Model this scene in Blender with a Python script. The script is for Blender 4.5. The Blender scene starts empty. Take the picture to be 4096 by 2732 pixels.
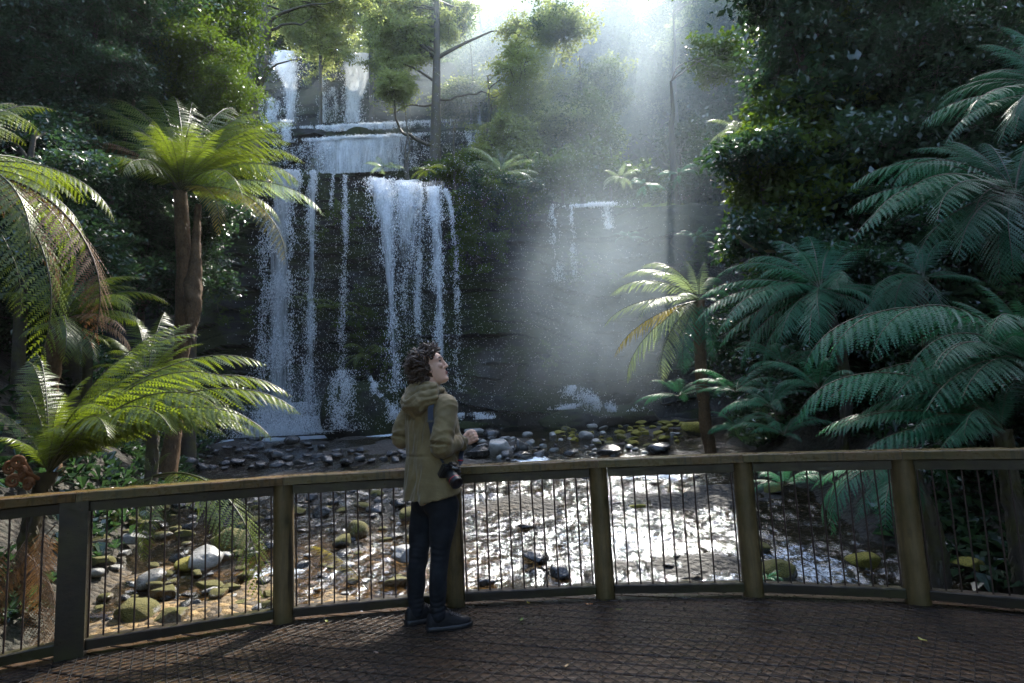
import bpy, bmesh, math, random
import numpy as np
from mathutils import Vector, Matrix, noise as mnoise
R = math.radians
scene = bpy.context.scene
col = scene.collection

# ---------------------------------------------------------------- camera, sky, sun, exposure
CAM_H, PITCH, ROLL, FOC = 1.32, R(6.96), R(-2.66), 2500.0
_f = np.array([0, math.cos(PITCH), math.sin(PITCH)])
_u = np.cross([1, 0, 0], _f)
_r = np.array([1.0, 0, 0])
RV = math.cos(ROLL) * _r + math.sin(ROLL) * _u
UV = -math.sin(ROLL) * _r + math.cos(ROLL) * _u
cd = bpy.data.cameras.new('camera_view')
cam = bpy.data.objects.new('camera_view', cd)
col.objects.link(cam)
cd.sensor_width = 36
cd.lens = 36 * FOC / 4096
cd.clip_start, cd.clip_end = 0.05, 500
m = Matrix.Identity(4)
for i in range(3):
    m[i][0], m[i][1], m[i][2] = RV[i], UV[i], -_f[i]
m[2][3] = CAM_H
cam.matrix_world = m
scene.camera = cam
cd.dof.use_dof = True
cd.dof.focus_distance = 4.6
cd.dof.aperture_fstop = 11

SUN_AZ, SUN_EL = R(19), R(47)
SUN_DIR = np.array([math.sin(SUN_AZ) * math.cos(SUN_EL), math.cos(SUN_AZ) * math.cos(SUN_EL), math.sin(SUN_EL)])
w = bpy.data.worlds.new('World')
scene.world = w
w.use_nodes = True
nt = w.node_tree
sky = nt.nodes.new('ShaderNodeTexSky')
sky.sky_type = 'NISHITA'
sky.sun_disc = False
sky.sun_elevation = SUN_EL
sky.sun_rotation = SUN_AZ
sky.dust_density = 1.8
sky.ozone_density = 1.2
bg = nt.nodes['Background']
nt.links.new(sky.outputs[0], bg.inputs[0])
bg.inputs[1].default_value = 0.15
sl = bpy.data.lights.new('sun', 'SUN')
sl.energy = 2.4
sl.angle = R(0.5)
sl.color = (1.0, 0.95, 0.86)
sun = bpy.data.objects.new('sun', sl)
col.objects.link(sun)
sun.rotation_euler = Vector(-SUN_DIR).to_track_quat('-Z', 'Y').to_euler()
sun.location = (10, 30, 40)
scene.view_settings.view_transform = 'Standard'
scene.view_settings.look = 'None'
scene.view_settings.exposure = 2.65
scene.view_settings.gamma = 1
cy = scene.cycles
cy.max_bounces = 8
cy.diffuse_bounces = 3
cy.glossy_bounces = 3
cy.transmission_bounces = 4
cy.transparent_max_bounces = 24
cy.volume_bounces = 0
cy.caustics_reflective = False
cy.caustics_refractive = False
cy.sample_clamp_indirect = 4
cy.volume_step_rate = 1.0
cy.volume_max_steps = 128


def at(px, py, Y):
    """the point at depth Y on the ray through a pixel of the 2351 wide photograph"""
    s = 4096 / 2351
    d = _f + RV * (px * s - 2048) / FOC - UV * (py * s - 1366) / FOC
    return np.array([0, 0, CAM_H]) + d * (Y / d[1])


# openings in the canopy the sun comes through: (place that is sunlit, radius)
LIT = [((1.4, 7.6, 0), 1.5), ((2.0, 9.5, 0), 1.4), ((-1.5, 6.6, 0), 1.5), ((-2.8, 7, .5), 1.4), ((-2.6, 7.2, 2.2), 1.5), ((-6, 12, 5), 1.8), ((-6.8, 15, 8.5), 1.6), ((-3.8, 12, 4.5), 1.1), ((-4.5, 22, 9.5), 1.9), ((-8, 22, 8), 1.5),
       ((-9.3, 35.5, 22.5), 2.2), ((-8.8, 35, 21.5), 1.6), ((-9, 33, 17), 2.5), ((-4, 20.8, 9), 1.7), ((2.8, 14.5, .8), 1.7), ((.5, 13, .5), 1.3), ((3.6, 13.6, .7), 1.2), ((3.0, 16.8, 4.5), 1.8), ((2.2, 16.5, 3), 1.4), ((3.7, 12.6, 3.2), 1.3), ((.6, 22.7, 10.5), 1.0), ((-2.2, 4.2, .5), .9), ((4.5, 21, 9), .7), ((-13.3, 36, 23.5), 1.6)]


def shades(q, rad):
    v = np.array(q)[None] - np.array([p for p, r in LIT], float); k = v @ SUN_DIR
    dist = np.linalg.norm(v - k[:, None] * SUN_DIR, axis=1)
    return bool(np.any((k > 2.0) & (dist < np.array([r for p, r in LIT]) + .5 * rad)))


# ---------------------------------------------------------------- helpers
def tag(o, label=None, cat=None, group=None, kind=None):
    if label: o['label'] = label
    if cat: o['category'] = cat
    if group: o['group'] = group
    if kind: o['kind'] = kind
    return o


def empty(name, loc, rz=0):
    o = bpy.data.objects.new(name, None)
    o.empty_display_size = .1
    o.location = Vector(loc)
    o.rotation_euler = (0, 0, rz)
    col.objects.link(o)
    return o


def put(name, me, parent=None, loc=(0, 0, 0), rot=(0, 0, 0), scale=1.0):
    o = bpy.data.objects.new(name, me)
    col.objects.link(o)
    o.parent = parent
    o.location = Vector(loc)
    o.rotation_euler = rot
    o.scale = (scale,) * 3 if not hasattr(scale, '__len__') else scale
    return o


class MB:
    """collects vertices and faces, then links them as one mesh"""
    def __init__(s):
        s.v = []; s.n = 0; s.f = []; s.mi = []; s.sm = []

    def add(s, v, f, mi=0, smooth=False):
        v = np.asarray(v, float).reshape(-1, 3)
        f = np.asarray(f, int)
        s.f.append(f + s.n); s.v.append(v); s.n += len(v)
        s.mi.append(np.full(len(f), mi)); s.sm.append(np.full(len(f), smooth))

    def box(s, c, size, rz=0, mi=0, ax=None):
        x, y, z = np.array(size) / 2
        v = np.array([[a * x, b * y, d * z] for a in (-1, 1) for b in (-1, 1) for d in (-1, 1)])
        if ax is not None: v = v @ np.array(ax)
        else:
            cs, sn = math.cos(rz), math.sin(rz)
            v = v @ np.array([[cs, sn, 0], [-sn, cs, 0], [0, 0, 1]])
        f = [[0, 1, 3, 2], [4, 6, 7, 5], [0, 4, 5, 1], [2, 3, 7, 6], [0, 2, 6, 4], [1, 5, 7, 3]]
        s.add(v + np.array(c), f, mi)

    def tube(s, pts, rad, n=8, mi=0, cap=True, ref=(0, 0, 1), ell=None):
        pts = np.asarray(pts, float); k = len(pts)
        rad = np.broadcast_to(np.asarray(rad, float), (k,)) if np.ndim(rad) < 2 else np.asarray(rad)
        t = np.gradient(pts, axis=0); t /= np.linalg.norm(t, axis=1)[:, None] + 1e-9
        ref = np.array(ref, float)
        if np.mean(np.abs(t @ (ref / np.linalg.norm(ref)))) > .75: ref = np.array([.1, 1, .05])
        a = np.cross(t, ref)
        bad = np.linalg.norm(a, axis=1) < .15
        a[bad] = np.cross(t[bad], [0, 1, .1])
        a /= np.linalg.norm(a, axis=1)[:, None]
        b = np.cross(t, a)
        th = np.arange(n) * 2 * math.pi / n
        ca, sa = np.cos(th), np.sin(th)
        ra, rb = (rad, rad) if rad.ndim == 1 else (rad[:, 0], rad[:, 1])
        v = pts[:, None] + ra[:, None, None] * ca[None, :, None] * a[:, None] + rb[:, None, None] * sa[None, :, None] * b[:, None]
        i = np.arange(k - 1)[:, None] * n; j = np.arange(n)[None]; j2 = (j + 1) % n
        f = np.stack([i + j, i + j2, i + n + j2, i + n + j], -1).reshape(-1, 4)
        s.add(v, f, mi, True)
        if cap:
            for q, p in ((v[0], pts[0]), (v[-1], pts[-1])):
                s.add(np.vstack([q, p]), [[a_, (a_ + 1) % n, n] for a_ in range(n)], mi, False)

    def mesh(s, name, mats):
        me = bpy.data.meshes.new(name)
        v = np.vstack(s.v).astype(np.float32)
        cnt = np.concatenate([np.full(len(f), f.shape[1]) for f in s.f]).astype(np.int32)
        loops = np.concatenate([f.ravel() for f in s.f]).astype(np.int32)
        me.vertices.add(len(v)); me.vertices.foreach_set('co', v.ravel())
        me.loops.add(len(loops)); me.loops.foreach_set('vertex_index', loops)
        me.polygons.add(len(cnt))
        me.polygons.foreach_set('loop_start', np.concatenate([[0], np.cumsum(cnt)[:-1]]).astype(np.int32))
        me.polygons.foreach_set('loop_total', cnt)
        for mt in (mats if isinstance(mats, (list, tuple)) else [mats]): me.materials.append(mt)
        me.polygons.foreach_set('material_index', np.concatenate(s.mi).astype(np.int32))
        me.polygons.foreach_set('use_smooth', np.concatenate(s.sm).astype(bool))
        me.update(calc_edges=True)
        me.validate()
        return me

    def build(s, name, mats, parent=None, loc=(0, 0, 0), **k):
        return put(name, s.mesh(name, mats), parent, loc, **k)


def grid_faces(a, b, close=False):
    i = np.arange(a - 1)[:, None] * b; j = np.arange(b if close else b - 1)[None]
    j2 = (j + 1) % b
    return np.stack([i + j, i + j2, i + b + j2, i + b + j], -1).reshape(-1, 4)


def _h(i, j, k, seed):
    n = (i * 374761393 + j * 668265263 + k * 2147483647 + seed * 1274126177) & 0xffffffff
    n = ((n ^ (n >> 13)) * 1274126177) & 0xffffffff
    n = ((n ^ (n >> 16)) * 2246822519) & 0xffffffff
    return ((n ^ (n >> 15)) & 0xffffff) / 0xffffff


def vnoise(p, seed=0):
    p = np.asarray(p, float); i = np.floor(p).astype(np.int64); f = p - i
    f = f * f * (3 - 2 * f); r = 0
    for a in (0, 1):
        for b in (0, 1):
            for c in (0, 1):
                wgt = (f[..., 0] if a else 1 - f[..., 0]) * (f[..., 1] if b else 1 - f[..., 1]) * (f[..., 2] if c else 1 - f[..., 2])
                r = r + wgt * _h(i[..., 0] + a, i[..., 1] + b, i[..., 2] + c, seed)
    return r * 2 - 1


def fbm(p, oct=4, seed=0):
    r = 0; a = .5; p = np.asarray(p, float)
    for o in range(oct):
        r = r + a * vnoise(p, seed + o); p = p * 2.03 + 7.1; a *= .5
    return r


# ---------------------------------------------------------------- materials
class NT:
    def __init__(s, name):
        s.m = bpy.data.materials.new(name); s.m.use_nodes = True
        s.t = s.m.node_tree; s.b = s.t.nodes['Principled BSDF']; s.out = s.t.nodes['Material Output']

    def n(s, typ, **kw):
        x = s.t.nodes.new(typ)
        for k, v in kw.items():
            if k.startswith('i_'):
                key = k[2:]
                x.inputs[int(key) if key.isdigit() else key.replace('_', ' ')].default_value = v
            else: setattr(x, k, v)
        return x

    def l(s, a, b): s.t.links.new(a, b); return b

    def pos(s, scale=(1, 1, 1), obj=True):
        tc = s.n('ShaderNodeTexCoord'); mp = s.n('ShaderNodeMapping'); mp.inputs['Scale'].default_value = scale
        s.l(tc.outputs['Object' if obj else 'Generated'], mp.inputs[0]); return mp.outputs[0]

    def wpos(s, scale=(1, 1, 1)):
        g = s.n('ShaderNodeNewGeometry'); mp = s.n('ShaderNodeMapping'); mp.inputs['Scale'].default_value = scale
        s.l(g.outputs['Position'], mp.inputs[0]); return mp.outputs[0]

    def noise(s, vec, scale, detail=4, rough=.55):
        x = s.n('ShaderNodeTexNoise'); x.inputs['Scale'].default_value = scale; x.inputs['Detail'].default_value = detail
        x.inputs['Roughness'].default_value = rough; s.l(vec, x.inputs['Vector']); return x.outputs['Fac']

    def ramp(s, fac, stops):
        x = s.n('ShaderNodeValToRGB'); e = x.color_ramp.elements
        while len(e) < len(stops): e.new(.5)
        for el, (p, c) in zip(e, stops):
            el.position = p; el.color = (c, c, c, 1) if not hasattr(c, '__len__') else (*c[:3], 1)
        s.l(fac, x.inputs[0]); return x.outputs[0]

    def mix(s, f, a, b, blend='MIX'):
        x = s.n('ShaderNodeMix', data_type='RGBA', blend_type=blend)
        for v, i in ((f, 0), (a, 6), (b, 7)):
            if hasattr(v, 'links'): s.l(v, x.inputs[i])
            else: x.inputs[i].default_value = v if i == 0 else (*v[:3], 1)
        return x.outputs[2]

    def math(s, op, a, b=None, clamp=False):
        x = s.n('ShaderNodeMath', operation=op, use_clamp=clamp)
        for v, i in ((a, 0), (b, 1)):
            if v is None: continue
            if hasattr(v, 'links'): s.l(v, x.inputs[i])
            else: x.inputs[i].default_value = v
        return x.outputs[0]

    def bump(s, h, strength=.5, dist=.02):
        x = s.n('ShaderNodeBump'); x.inputs['Strength'].default_value = strength; x.inputs['Distance'].default_value = dist
        s.l(h, x.inputs['Height']); s.l(x.outputs[0], s.b.inputs['Normal']); return x.outputs[0]

    def set(s, **kw):
        for k, v in kw.items():
            i = s.b.inputs[k.replace('_', ' ')]
            if hasattr(v, 'links'): s.l(v, i)
            else: i.default_value = (*v, 1) if hasattr(v, '__len__') and len(v) == 3 and i.type == 'RGBA' else v
        return s.m


def leaf_mat(name, c1, c2, trans=.45, rough=.35, tcol=None, spec=.5, hue=.04):
    """leaf: diffuse and gloss in front, light through the blade; each plant and each leaf a little different"""
    k = NT(name)
    oi = k.n('ShaderNodeObjectInfo'); ge = k.n('ShaderNodeNewGeometry')
    f = k.math('ADD', k.math('MULTIPLY', oi.outputs['Random'], .5), k.math('MULTIPLY', ge.outputs['Random Per Island'], .5))
    c = k.mix(f, c1, c2)
    k.set(Base_Color=c, Roughness=rough, Specular_IOR_Level=spec)
    tr = k.n('ShaderNodeBsdfTranslucent')
    tc = k.mix(f, tcol or [x * 1.2 for x in c1], [x * 1.25 for x in (tcol or c2)])
    k.l(tc, tr.inputs[0])
    mx = k.n('ShaderNodeMixShader'); mx.inputs[0].default_value = trans
    k.l(k.b.outputs[0], mx.inputs[1]); k.l(tr.outputs[0], mx.inputs[2]); k.l(mx.outputs[0], k.out.inputs[0])
    return k.m


def rock_mat(name, c1, c2, moss=0.0, mosscol=((.045, .05, .008), (.15, .125, .016)), rough=(.18, .6), scale=3.0, bump=.6, strata=0, mossup=.35, world=False):
    k = NT(name)
    p = k.wpos() if world else k.pos()
    oi = k.n('ShaderNodeObjectInfo')
    off = k.n('ShaderNodeVectorMath', operation='ADD'); k.l(p, off.inputs[0]); k.l(oi.outputs['Random'], off.inputs[1]); p = off.outputs[0]
    n1 = k.noise(p, scale, 8, .65); n2 = k.noise(p, scale * 5, 6, .6); n3 = k.noise(p, scale * .6, 3)
    c = k.mix(k.ramp(n1, [(.3, 0), (.7, 1)]), c1, c2)
    c = k.mix(k.math('MULTIPLY', oi.outputs['Random'], .5), c, [x * .35 for x in c1])
    h = k.math('ADD', k.math('MULTIPLY', n1, .7), k.math('MULTIPLY', n2, .3))
    if strata:
        q = k.wpos((.35, .35, 5)) if world else k.pos((.35, .35, 5))
        ns = k.noise(q, 1.2, 5, .6); h = k.math('ADD', h, k.math('MULTIPLY', ns, strata))
        c = k.mix(k.ramp(ns, [(.35, .7), (.6, 0)]), c, [x * .35 for x in c1])
    rg = k.n('ShaderNodeMapRange'); k.l(n2, rg.inputs[0]); rg.inputs[1].default_value = .3; rg.inputs[2].default_value = .7
    rg.inputs[3].default_value = rough[0]; rg.inputs[4].default_value = rough[1]
    ro = rg.outputs[0]
    if moss > 0:
        g = k.n('ShaderNodeNewGeometry'); sx = k.n('ShaderNodeSeparateXYZ'); k.l(g.outputs['Normal'], sx.inputs[0])
        up = k.ramp(k.math('ADD', k.math('MULTIPLY', sx.outputs[2], mossup), k.math('MULTIPLY', n3, 1.0)), [(.62 - moss * .4, 0), (.74 - moss * .4, 1)])
        n4 = k.noise(p, scale * 14, 4, .7)
        mc = k.mix(k.ramp(n4, [(.3, 0), (.7, 1)]), mosscol[0], mosscol[1])
        c = k.mix(up, c, mc); h = k.math('ADD', h, k.math('MULTIPLY', up, k.math('MULTIPLY', n4, 1.2)))
        ro = k.math('MAXIMUM', ro, k.math('MULTIPLY', up, .85))
    k.set(Base_Color=c, Roughness=ro, Specular_IOR_Level=.28 if strata else .55)
    k.bump(h, bump, .06)
    return k.m


def wood_mat(name, c1, c2, rough=.45, axis=(1, 12, 12), moss=0.0, scale=4.0, dark=.5, world=False, streak=0, knots=0):
    k = NT(name)
    p = k.wpos(axis) if world else k.pos(axis)
    q = k.pos((1, 1, 1))
    oi = k.n('ShaderNodeObjectInfo'); off = k.n('ShaderNodeVectorMath', operation='ADD')
    k.l(p, off.inputs[0]); sc = k.n('ShaderNodeVectorMath', operation='SCALE'); sc.inputs[0].default_value = (13, 7, 9); k.l(oi.outputs['Random'], sc.inputs['Scale'])
    k.l(sc.outputs[0], off.inputs[1]); p = off.outputs[0]
    n1 = k.noise(p, scale, 8, .7); n2 = k.noise(q, 3.5, 5, .6); n3 = k.noise(q, 22, 4, .6)
    c = k.mix(k.ramp(n1, [(.3, 0), (.7, 1)]), c1, c2)
    c = k.mix(k.math('MULTIPLY', k.ramp(n2, [(.4, 0), (.65, 1)]), dark), c, [x * .3 for x in c1])
    c = k.mix(k.math('MULTIPLY', oi.outputs['Random'], .25), c, [x * .6 for x in c2])
    if streak:      # dark runs of tannin down the face
        ns = k.noise(k.pos((34, 34, 2.5)), 1, 4, .6)
        c = k.mix(k.math('MULTIPLY', k.ramp(ns, [(.54, 0), (.66, 1)]), streak), c, [x * .15 for x in c1])
    if knots:       # knots and drying cracks
        vk = k.n('ShaderNodeTexVoronoi'); vk.inputs['Scale'].default_value = 4.2; k.l(k.pos((1.6, 1.6, .8)), vk.inputs['Vector'])
        c = k.mix(k.math('MULTIPLY', k.ramp(vk.outputs['Distance'], [(.08, 1), (.2, 0)]), knots), c, [x * .2 for x in c1])
        nc = k.noise(k.pos((22, 22, .9)), 1, 3, .5)
        c = k.mix(k.ramp(nc, [(.63, 0), (.67, .85)]), c, [x * .12 for x in c1])
    if moss:
        c = k.mix(k.math('MULTIPLY', k.ramp(n2, [(.45, 0), (.62, 1)]), moss), c, (.09, .085, .012))
    ro = k.n('ShaderNodeMapRange'); k.l(n3, ro.inputs[0]); ro.inputs[1].default_value = .3; ro.inputs[2].default_value = .7
    ro.inputs[3].default_value = rough * .55; ro.inputs[4].default_value = rough * 1.3
    k.set(Base_Color=c, Roughness=ro.outputs[0], Specular_IOR_Level=.3)
    k.bump(k.math('ADD', n1, k.math('MULTIPLY', n3, .4)), .35, .006)
    return k.m


def plain(name, c, rough=.6, bump=0, bscale=60, spec=.5, metal=0, var=.25):
    k = NT(name); p = k.pos(); n = k.noise(p, bscale, 4)
    cc = k.mix(n, [x * (1 - var) for x in c], [x * (1 + var) for x in c])
    k.set(Base_Color=cc, Roughness=rough, Specular_IOR_Level=spec, Metallic=metal)
    if bump: k.bump(n, bump, .004)
    return k.m


M = {}
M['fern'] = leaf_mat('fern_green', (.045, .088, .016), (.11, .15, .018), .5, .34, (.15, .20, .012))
M['fern_shade'] = leaf_mat('fern_shade_teal', (.016, .098, .044), (.034, .155, .074), .35, .42, (.045, .18, .07), .3)  # fern green cooled to carry the blue shade of the right bank
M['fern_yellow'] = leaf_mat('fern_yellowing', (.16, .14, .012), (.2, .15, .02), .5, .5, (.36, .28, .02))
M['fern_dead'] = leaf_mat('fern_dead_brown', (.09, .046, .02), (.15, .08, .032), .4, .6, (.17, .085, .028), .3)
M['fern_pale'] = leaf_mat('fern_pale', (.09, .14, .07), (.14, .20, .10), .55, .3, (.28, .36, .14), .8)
M['rachis'] = plain('fern_stalk', (.045, .045, .012), .45)
M['rachis_brown'] = plain('fern_stalk_brown', (.07, .035, .012), .6)
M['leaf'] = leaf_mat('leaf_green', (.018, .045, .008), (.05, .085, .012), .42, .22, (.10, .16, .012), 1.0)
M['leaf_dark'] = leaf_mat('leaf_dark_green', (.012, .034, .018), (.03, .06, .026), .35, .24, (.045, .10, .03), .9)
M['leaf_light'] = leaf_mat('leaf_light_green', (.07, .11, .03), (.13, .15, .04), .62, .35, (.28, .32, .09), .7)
M['bark'] = wood_mat('bark_grey', (.03, .025, .02), (.08, .07, .06), .7, (6, 6, 1.2), .4, 3)
M['bark_dark'] = wood_mat('bark_dark', (.028, .022, .016), (.07, .055, .04), .7, (6, 6, 1.2), .5, 3)
M['bark_fibre'] = wood_mat('fern_trunk_fibre', (.05, .026, .012), (.17, .10, .045), .85, (8, 8, 3), 0, 5)
M['rock_cliff'] = rock_mat('cliff_wet_rock', (.006, .007, .0075), (.022, .021, .020), .42, ((.008, .016, .003), (.025, .034, .005)), (.35, .85), 1.1, .9, .3, .2, True)
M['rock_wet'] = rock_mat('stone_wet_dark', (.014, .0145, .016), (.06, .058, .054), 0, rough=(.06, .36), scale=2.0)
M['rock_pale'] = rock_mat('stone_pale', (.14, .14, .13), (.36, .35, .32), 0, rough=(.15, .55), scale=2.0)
M['rock_brown'] = rock_mat('stone_brown', (.07, .05, .025), (.2, .15, .08), .18, rough=(.12, .5), scale=2.0)
M['rock_moss'] = rock_mat('stone_mossy', (.05, .05, .045), (.18, .17, .15), .52, rough=(.2, .6), scale=1.8)
M['rock_allmoss'] = rock_mat('stone_moss_covered', (.04, .04, .034), (.11, .10, .08), 1.0, ((.09, .09, .010), (.32, .26, .028)), rough=(.3, .7), scale=1.5)
# ---------------------------------------------------------------- the ground, the creek, the cliffs
PY = [-30, 2, 4, 6.4, 8.6, 11, 15, 19, 22, 30]
PZ = [-2.0, -.95, -.8, -.50, -.16, .16, .52, .93, 1.08, 1.1]
CLX = [-26, -9.56, -8.27, -7.31, -5.23, -3.48, -2.4, -1.4, .64, 2.52, 7.59, 12, 20]
CLZ = [12.5, 10.9, 10.76, 10.68, 10.41, 10.16, 9.75, 9.6, 9.4, 8.95, 8.85, 9.6, 12]


def creek_z(y): return np.interp(y, PY, PZ)


def ground_z(x, y):
    x = np.asarray(x, float); y = np.asarray(y, float)
    xl = np.interp(y, [3, 6.4, 10, 15, 20, 23], [-4.3, -4.4, -5.4, -7.6, -9.6, -10.5])
    xr = np.interp(y, [3, 6.4, 10, 15, 20, 23], [4.1, 4.1, 4.3, 4.9, 6.6, 8])
    z = creek_z(y) - .14
    dl = np.maximum(0, xl - x); dr = np.maximum(0, x - xr)
    z = z + .55 * np.minimum(dl, .8) + .95 * np.clip(dl - .8, 0, 24) + .5 * np.minimum(dr, .8) + .9 * np.clip(dr - .8, 0, 24)
    # plateau behind the lower cliff, then the upper tiers and the hill
    ct = np.interp(x, CLX, CLZ)
    up = np.maximum(z, ct - .22 + np.maximum(0, y - 22.8) * .06)
    t3 = np.clip((y - 32.9) / .5, 0, 1); t4 = np.clip((y - 37.9) / .6, 0, 1)
    left = np.clip((1.0 - x) / 4, 0, 1)
    hill = up + np.maximum(0, y - 29) * .50
    st = up * (1 - t3) + t3 * (17.0 + (y - 33) * .25)
    st = st * (1 - t4) + t4 * (24.6 + np.maximum(0, y - 38.5) * .16)
    up = st * left + hill * (1 - left)
    up = up + np.clip(y - 44, 0, 24) * .6
    k = np.clip((y - 22.25) / .5, 0, 1)
    z = z * (1 - k) + up * k
    return np.where(z > 46, 46 + .04 * (z - 46), z)


gm = NT('forest_ground')
p = gm.wpos(); n1 = gm.noise(p, 1.3, 6); n2 = gm.noise(p, 9, 6, .7); n3 = gm.noise(p, 38, 3, .7)
c = gm.mix(gm.ramp(n1, [(.35, 0), (.65, 1)]), (.012, .009, .005), (.018, .02, .006))
c = gm.mix(gm.ramp(n2, [(.4, 0), (.7, 1)]), c, (.04, .026, .012))
vo = gm.n('ShaderNodeTexVoronoi'); vo.inputs['Scale'].default_value = 13; gm.l(p, vo.inputs['Vector'])
bed = gm.mix(vo.outputs['Color'], (.10, .055, .016), (.28, .175, .06), 'MIX')
sepx = gm.n('ShaderNodeSeparateColor'); gm.l(vo.outputs['Color'], sepx.inputs[0])
bed = gm.mix(sepx.outputs[0], (.04, .028, .014), (.27, .17, .06))
at_ = gm.n('ShaderNodeAttribute', attribute_name='bed')
c = gm.mix(at_.outputs['Fac'], c, bed)
aw = gm.n('ShaderNodeAttribute', attribute_name='wet')
c = gm.mix(gm.math('MULTIPLY', aw.outputs['Fac'], gm.math('SUBTRACT', 1.0, at_.outputs['Fac'], True)), c, gm.mix(n2, (.010, .009, .007), (.04, .034, .024)))
gm.set(Base_Color=c, Roughness=.75)
gm.bump(gm.math('ADD', gm.math('ADD', n2, gm.math('MULTIPLY', n3, .5)), gm.math('MULTIPLY', vo.outputs['Distance'], -1.2)), .8, .06)

xs = np.concatenate([np.linspace(-75, -12, 45)[:-1], np.linspace(-12, 10, 150)[:-1], np.linspace(10, 75, 45)])
ys = np.concatenate([np.linspace(-25, 2, 16)[:-1], np.linspace(2, 22.2, 150)[:-1], np.linspace(22.2, 22.9, 5)[:-1], np.linspace(22.9, 40, 60)[:-1], np.linspace(40, 110, 30)])
X, Y = np.meshgrid(xs, ys)
Z = ground_z(X, Y)
rough = fbm(np.stack([X * .8, Y * .8, X * 0], -1), 4, 3)
near = np.clip((22 - Y) / 2, 0, 1)
Z = Z + rough * np.where(Y > 23, .5, .28) + np.clip((Y - 45) / 30, 0, 1) * fbm(np.stack([X * .06, Y * .06, X * 0], -1), 3, 8) * 6
ug = MB(); ug.add(np.stack([X, Y, Z], -1), grid_faces(len(ys), len(xs)), 0, True)
ground = tag(ug.build('ground', gm.m), kind='structure')
a = ground.data.attributes.new('bed', 'FLOAT', 'POINT')
xl = np.interp(Y, [3, 6.4, 10, 15, 20, 23], [-4.4, -4.6, -5.6, -7.8, -9.6, -10.5]); xr = np.interp(Y, [3, 6.4, 10, 15, 20, 23], [4.2, 4.2, 4.4, 5, 6.6, 8])
bedv = np.clip((X - xl) / .5, 0, 1) * np.clip((xr - X) / .5, 0, 1) * (Y < 22.4)
wetv = bedv.copy()
bedv = bedv * (.0 + 1.0 * np.clip((.5 - X + .8 * rough) / 1.0, 0, 1) * np.clip((10.5 - Y) / 2, 0, 1))
a.data.foreach_set('value', bedv.ravel().astype(np.float32))
a = ground.data.attributes.new('wet', 'FLOAT', 'POINT'); a.data.foreach_set('value', wetv.ravel().astype(np.float32))

# water of the creek
wm = NT('creek_water')
p = wm.wpos(); nA = wm.noise(wm.wpos((1, .7, 1)), 8.5, 4, .6); nB = wm.noise(p, 30, 3, .6)
h = wm.math('ADD', nA, wm.math('MULTIPLY', nB, .3))
bmp = wm.n('ShaderNodeBump', i_Strength=1.0, i_Distance=.030); wm.l(h, bmp.inputs['Height'])
gl = wm.n('ShaderNodeBsdfGlossy', i_Roughness=.09); wm.l(bmp.outputs[0], gl.inputs['Normal'])
gl.inputs[0].default_value = (.90, .96, 1, 1)
tr = wm.n('ShaderNodeBsdfTransparent'); tr.inputs[0].default_value = (.72, .62, .46, 1)
fr = wm.n('ShaderNodeFresnel', i_IOR=1.33); wm.l(bmp.outputs[0], fr.inputs['Normal'])
mx = wm.n('ShaderNodeMixShader'); wm.l(wm.math('ADD', fr.outputs[0], .05), mx.inputs[0]); wm.l(tr.outputs[0], mx.inputs[1]); wm.l(gl.outputs[0], mx.inputs[2])
fo = wm.n('ShaderNodeBsdfDiffuse'); fo.inputs[0].default_value = (.72, .78, .82, 1)
fa = wm.n('ShaderNodeAttribute', attribute_name='foam_and_glint')
nf = wm.noise(wm.wpos((1, .8, 1)), 11, 6, .75)
ff = wm.ramp(wm.math('ADD', wm.math('MULTIPLY', fa.outputs['Fac'], .62), wm.math('MULTIPLY', nf, .7)), [(.60, 0), (.78, 1)])
mx2 = wm.n('ShaderNodeMixShader'); wm.l(ff, mx2.inputs[0]); wm.l(mx.outputs[0], mx2.inputs[1]); wm.l(fo.outputs[0], mx2.inputs[2])
wm.l(mx2.outputs[0], wm.out.inputs[0])
ys = np.concatenate([np.linspace(2.5, 12, 330)[:-1], np.linspace(12, 22.3, 200)])
U = np.linspace(0, 1, 330)
xl = np.interp(ys, [3, 6.4, 10, 15, 20, 23], [-4.6, -4.8, -5.8, -8, -9.9, -11]); xr = np.interp(ys, [3, 6.4, 10, 15, 20, 23], [4.5, 4.5, 4.8, 5.3, 7, 8.4])
X = xl[:, None] + U[None] * (xr - xl)[:, None]; Y = np.repeat(ys[:, None], len(U), 1)
Pn = np.stack([X * 1.6, Y * 1.2, X * 0], -1)
amp = np.interp(Y, [2, 6, 9, 12, 17, 22], [.11, .11, .10, .08, .035, .03])
dip = vnoise(np.stack([X * .7, Y * .7, X * 0 + 5], -1), 9)
amp = amp * np.where(Y < 10.5, np.clip(.42 + (X + .6) * .3, .42, .78), 1)
Z = creek_z(Y) + amp * (fbm(Pn * 1.5, 4, 21) + .5 * np.abs(vnoise(Pn * 4.2, 4))) - .065
wv = MB(); wv.add(np.stack([X, Y, Z], -1), grid_faces(len(ys), len(U)), 0, True)
water = tag(wv.build('creek', wm.m), kind='structure')
fo_ = np.zeros_like(X)


def foam_and_glint(cx, cy_, rx, ry, s):
    global fo_
    fo_ = np.maximum(fo_, s * np.exp(-(((X - cx) / rx) ** 2 + ((Y - cy_) / ry) ** 2)))


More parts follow.
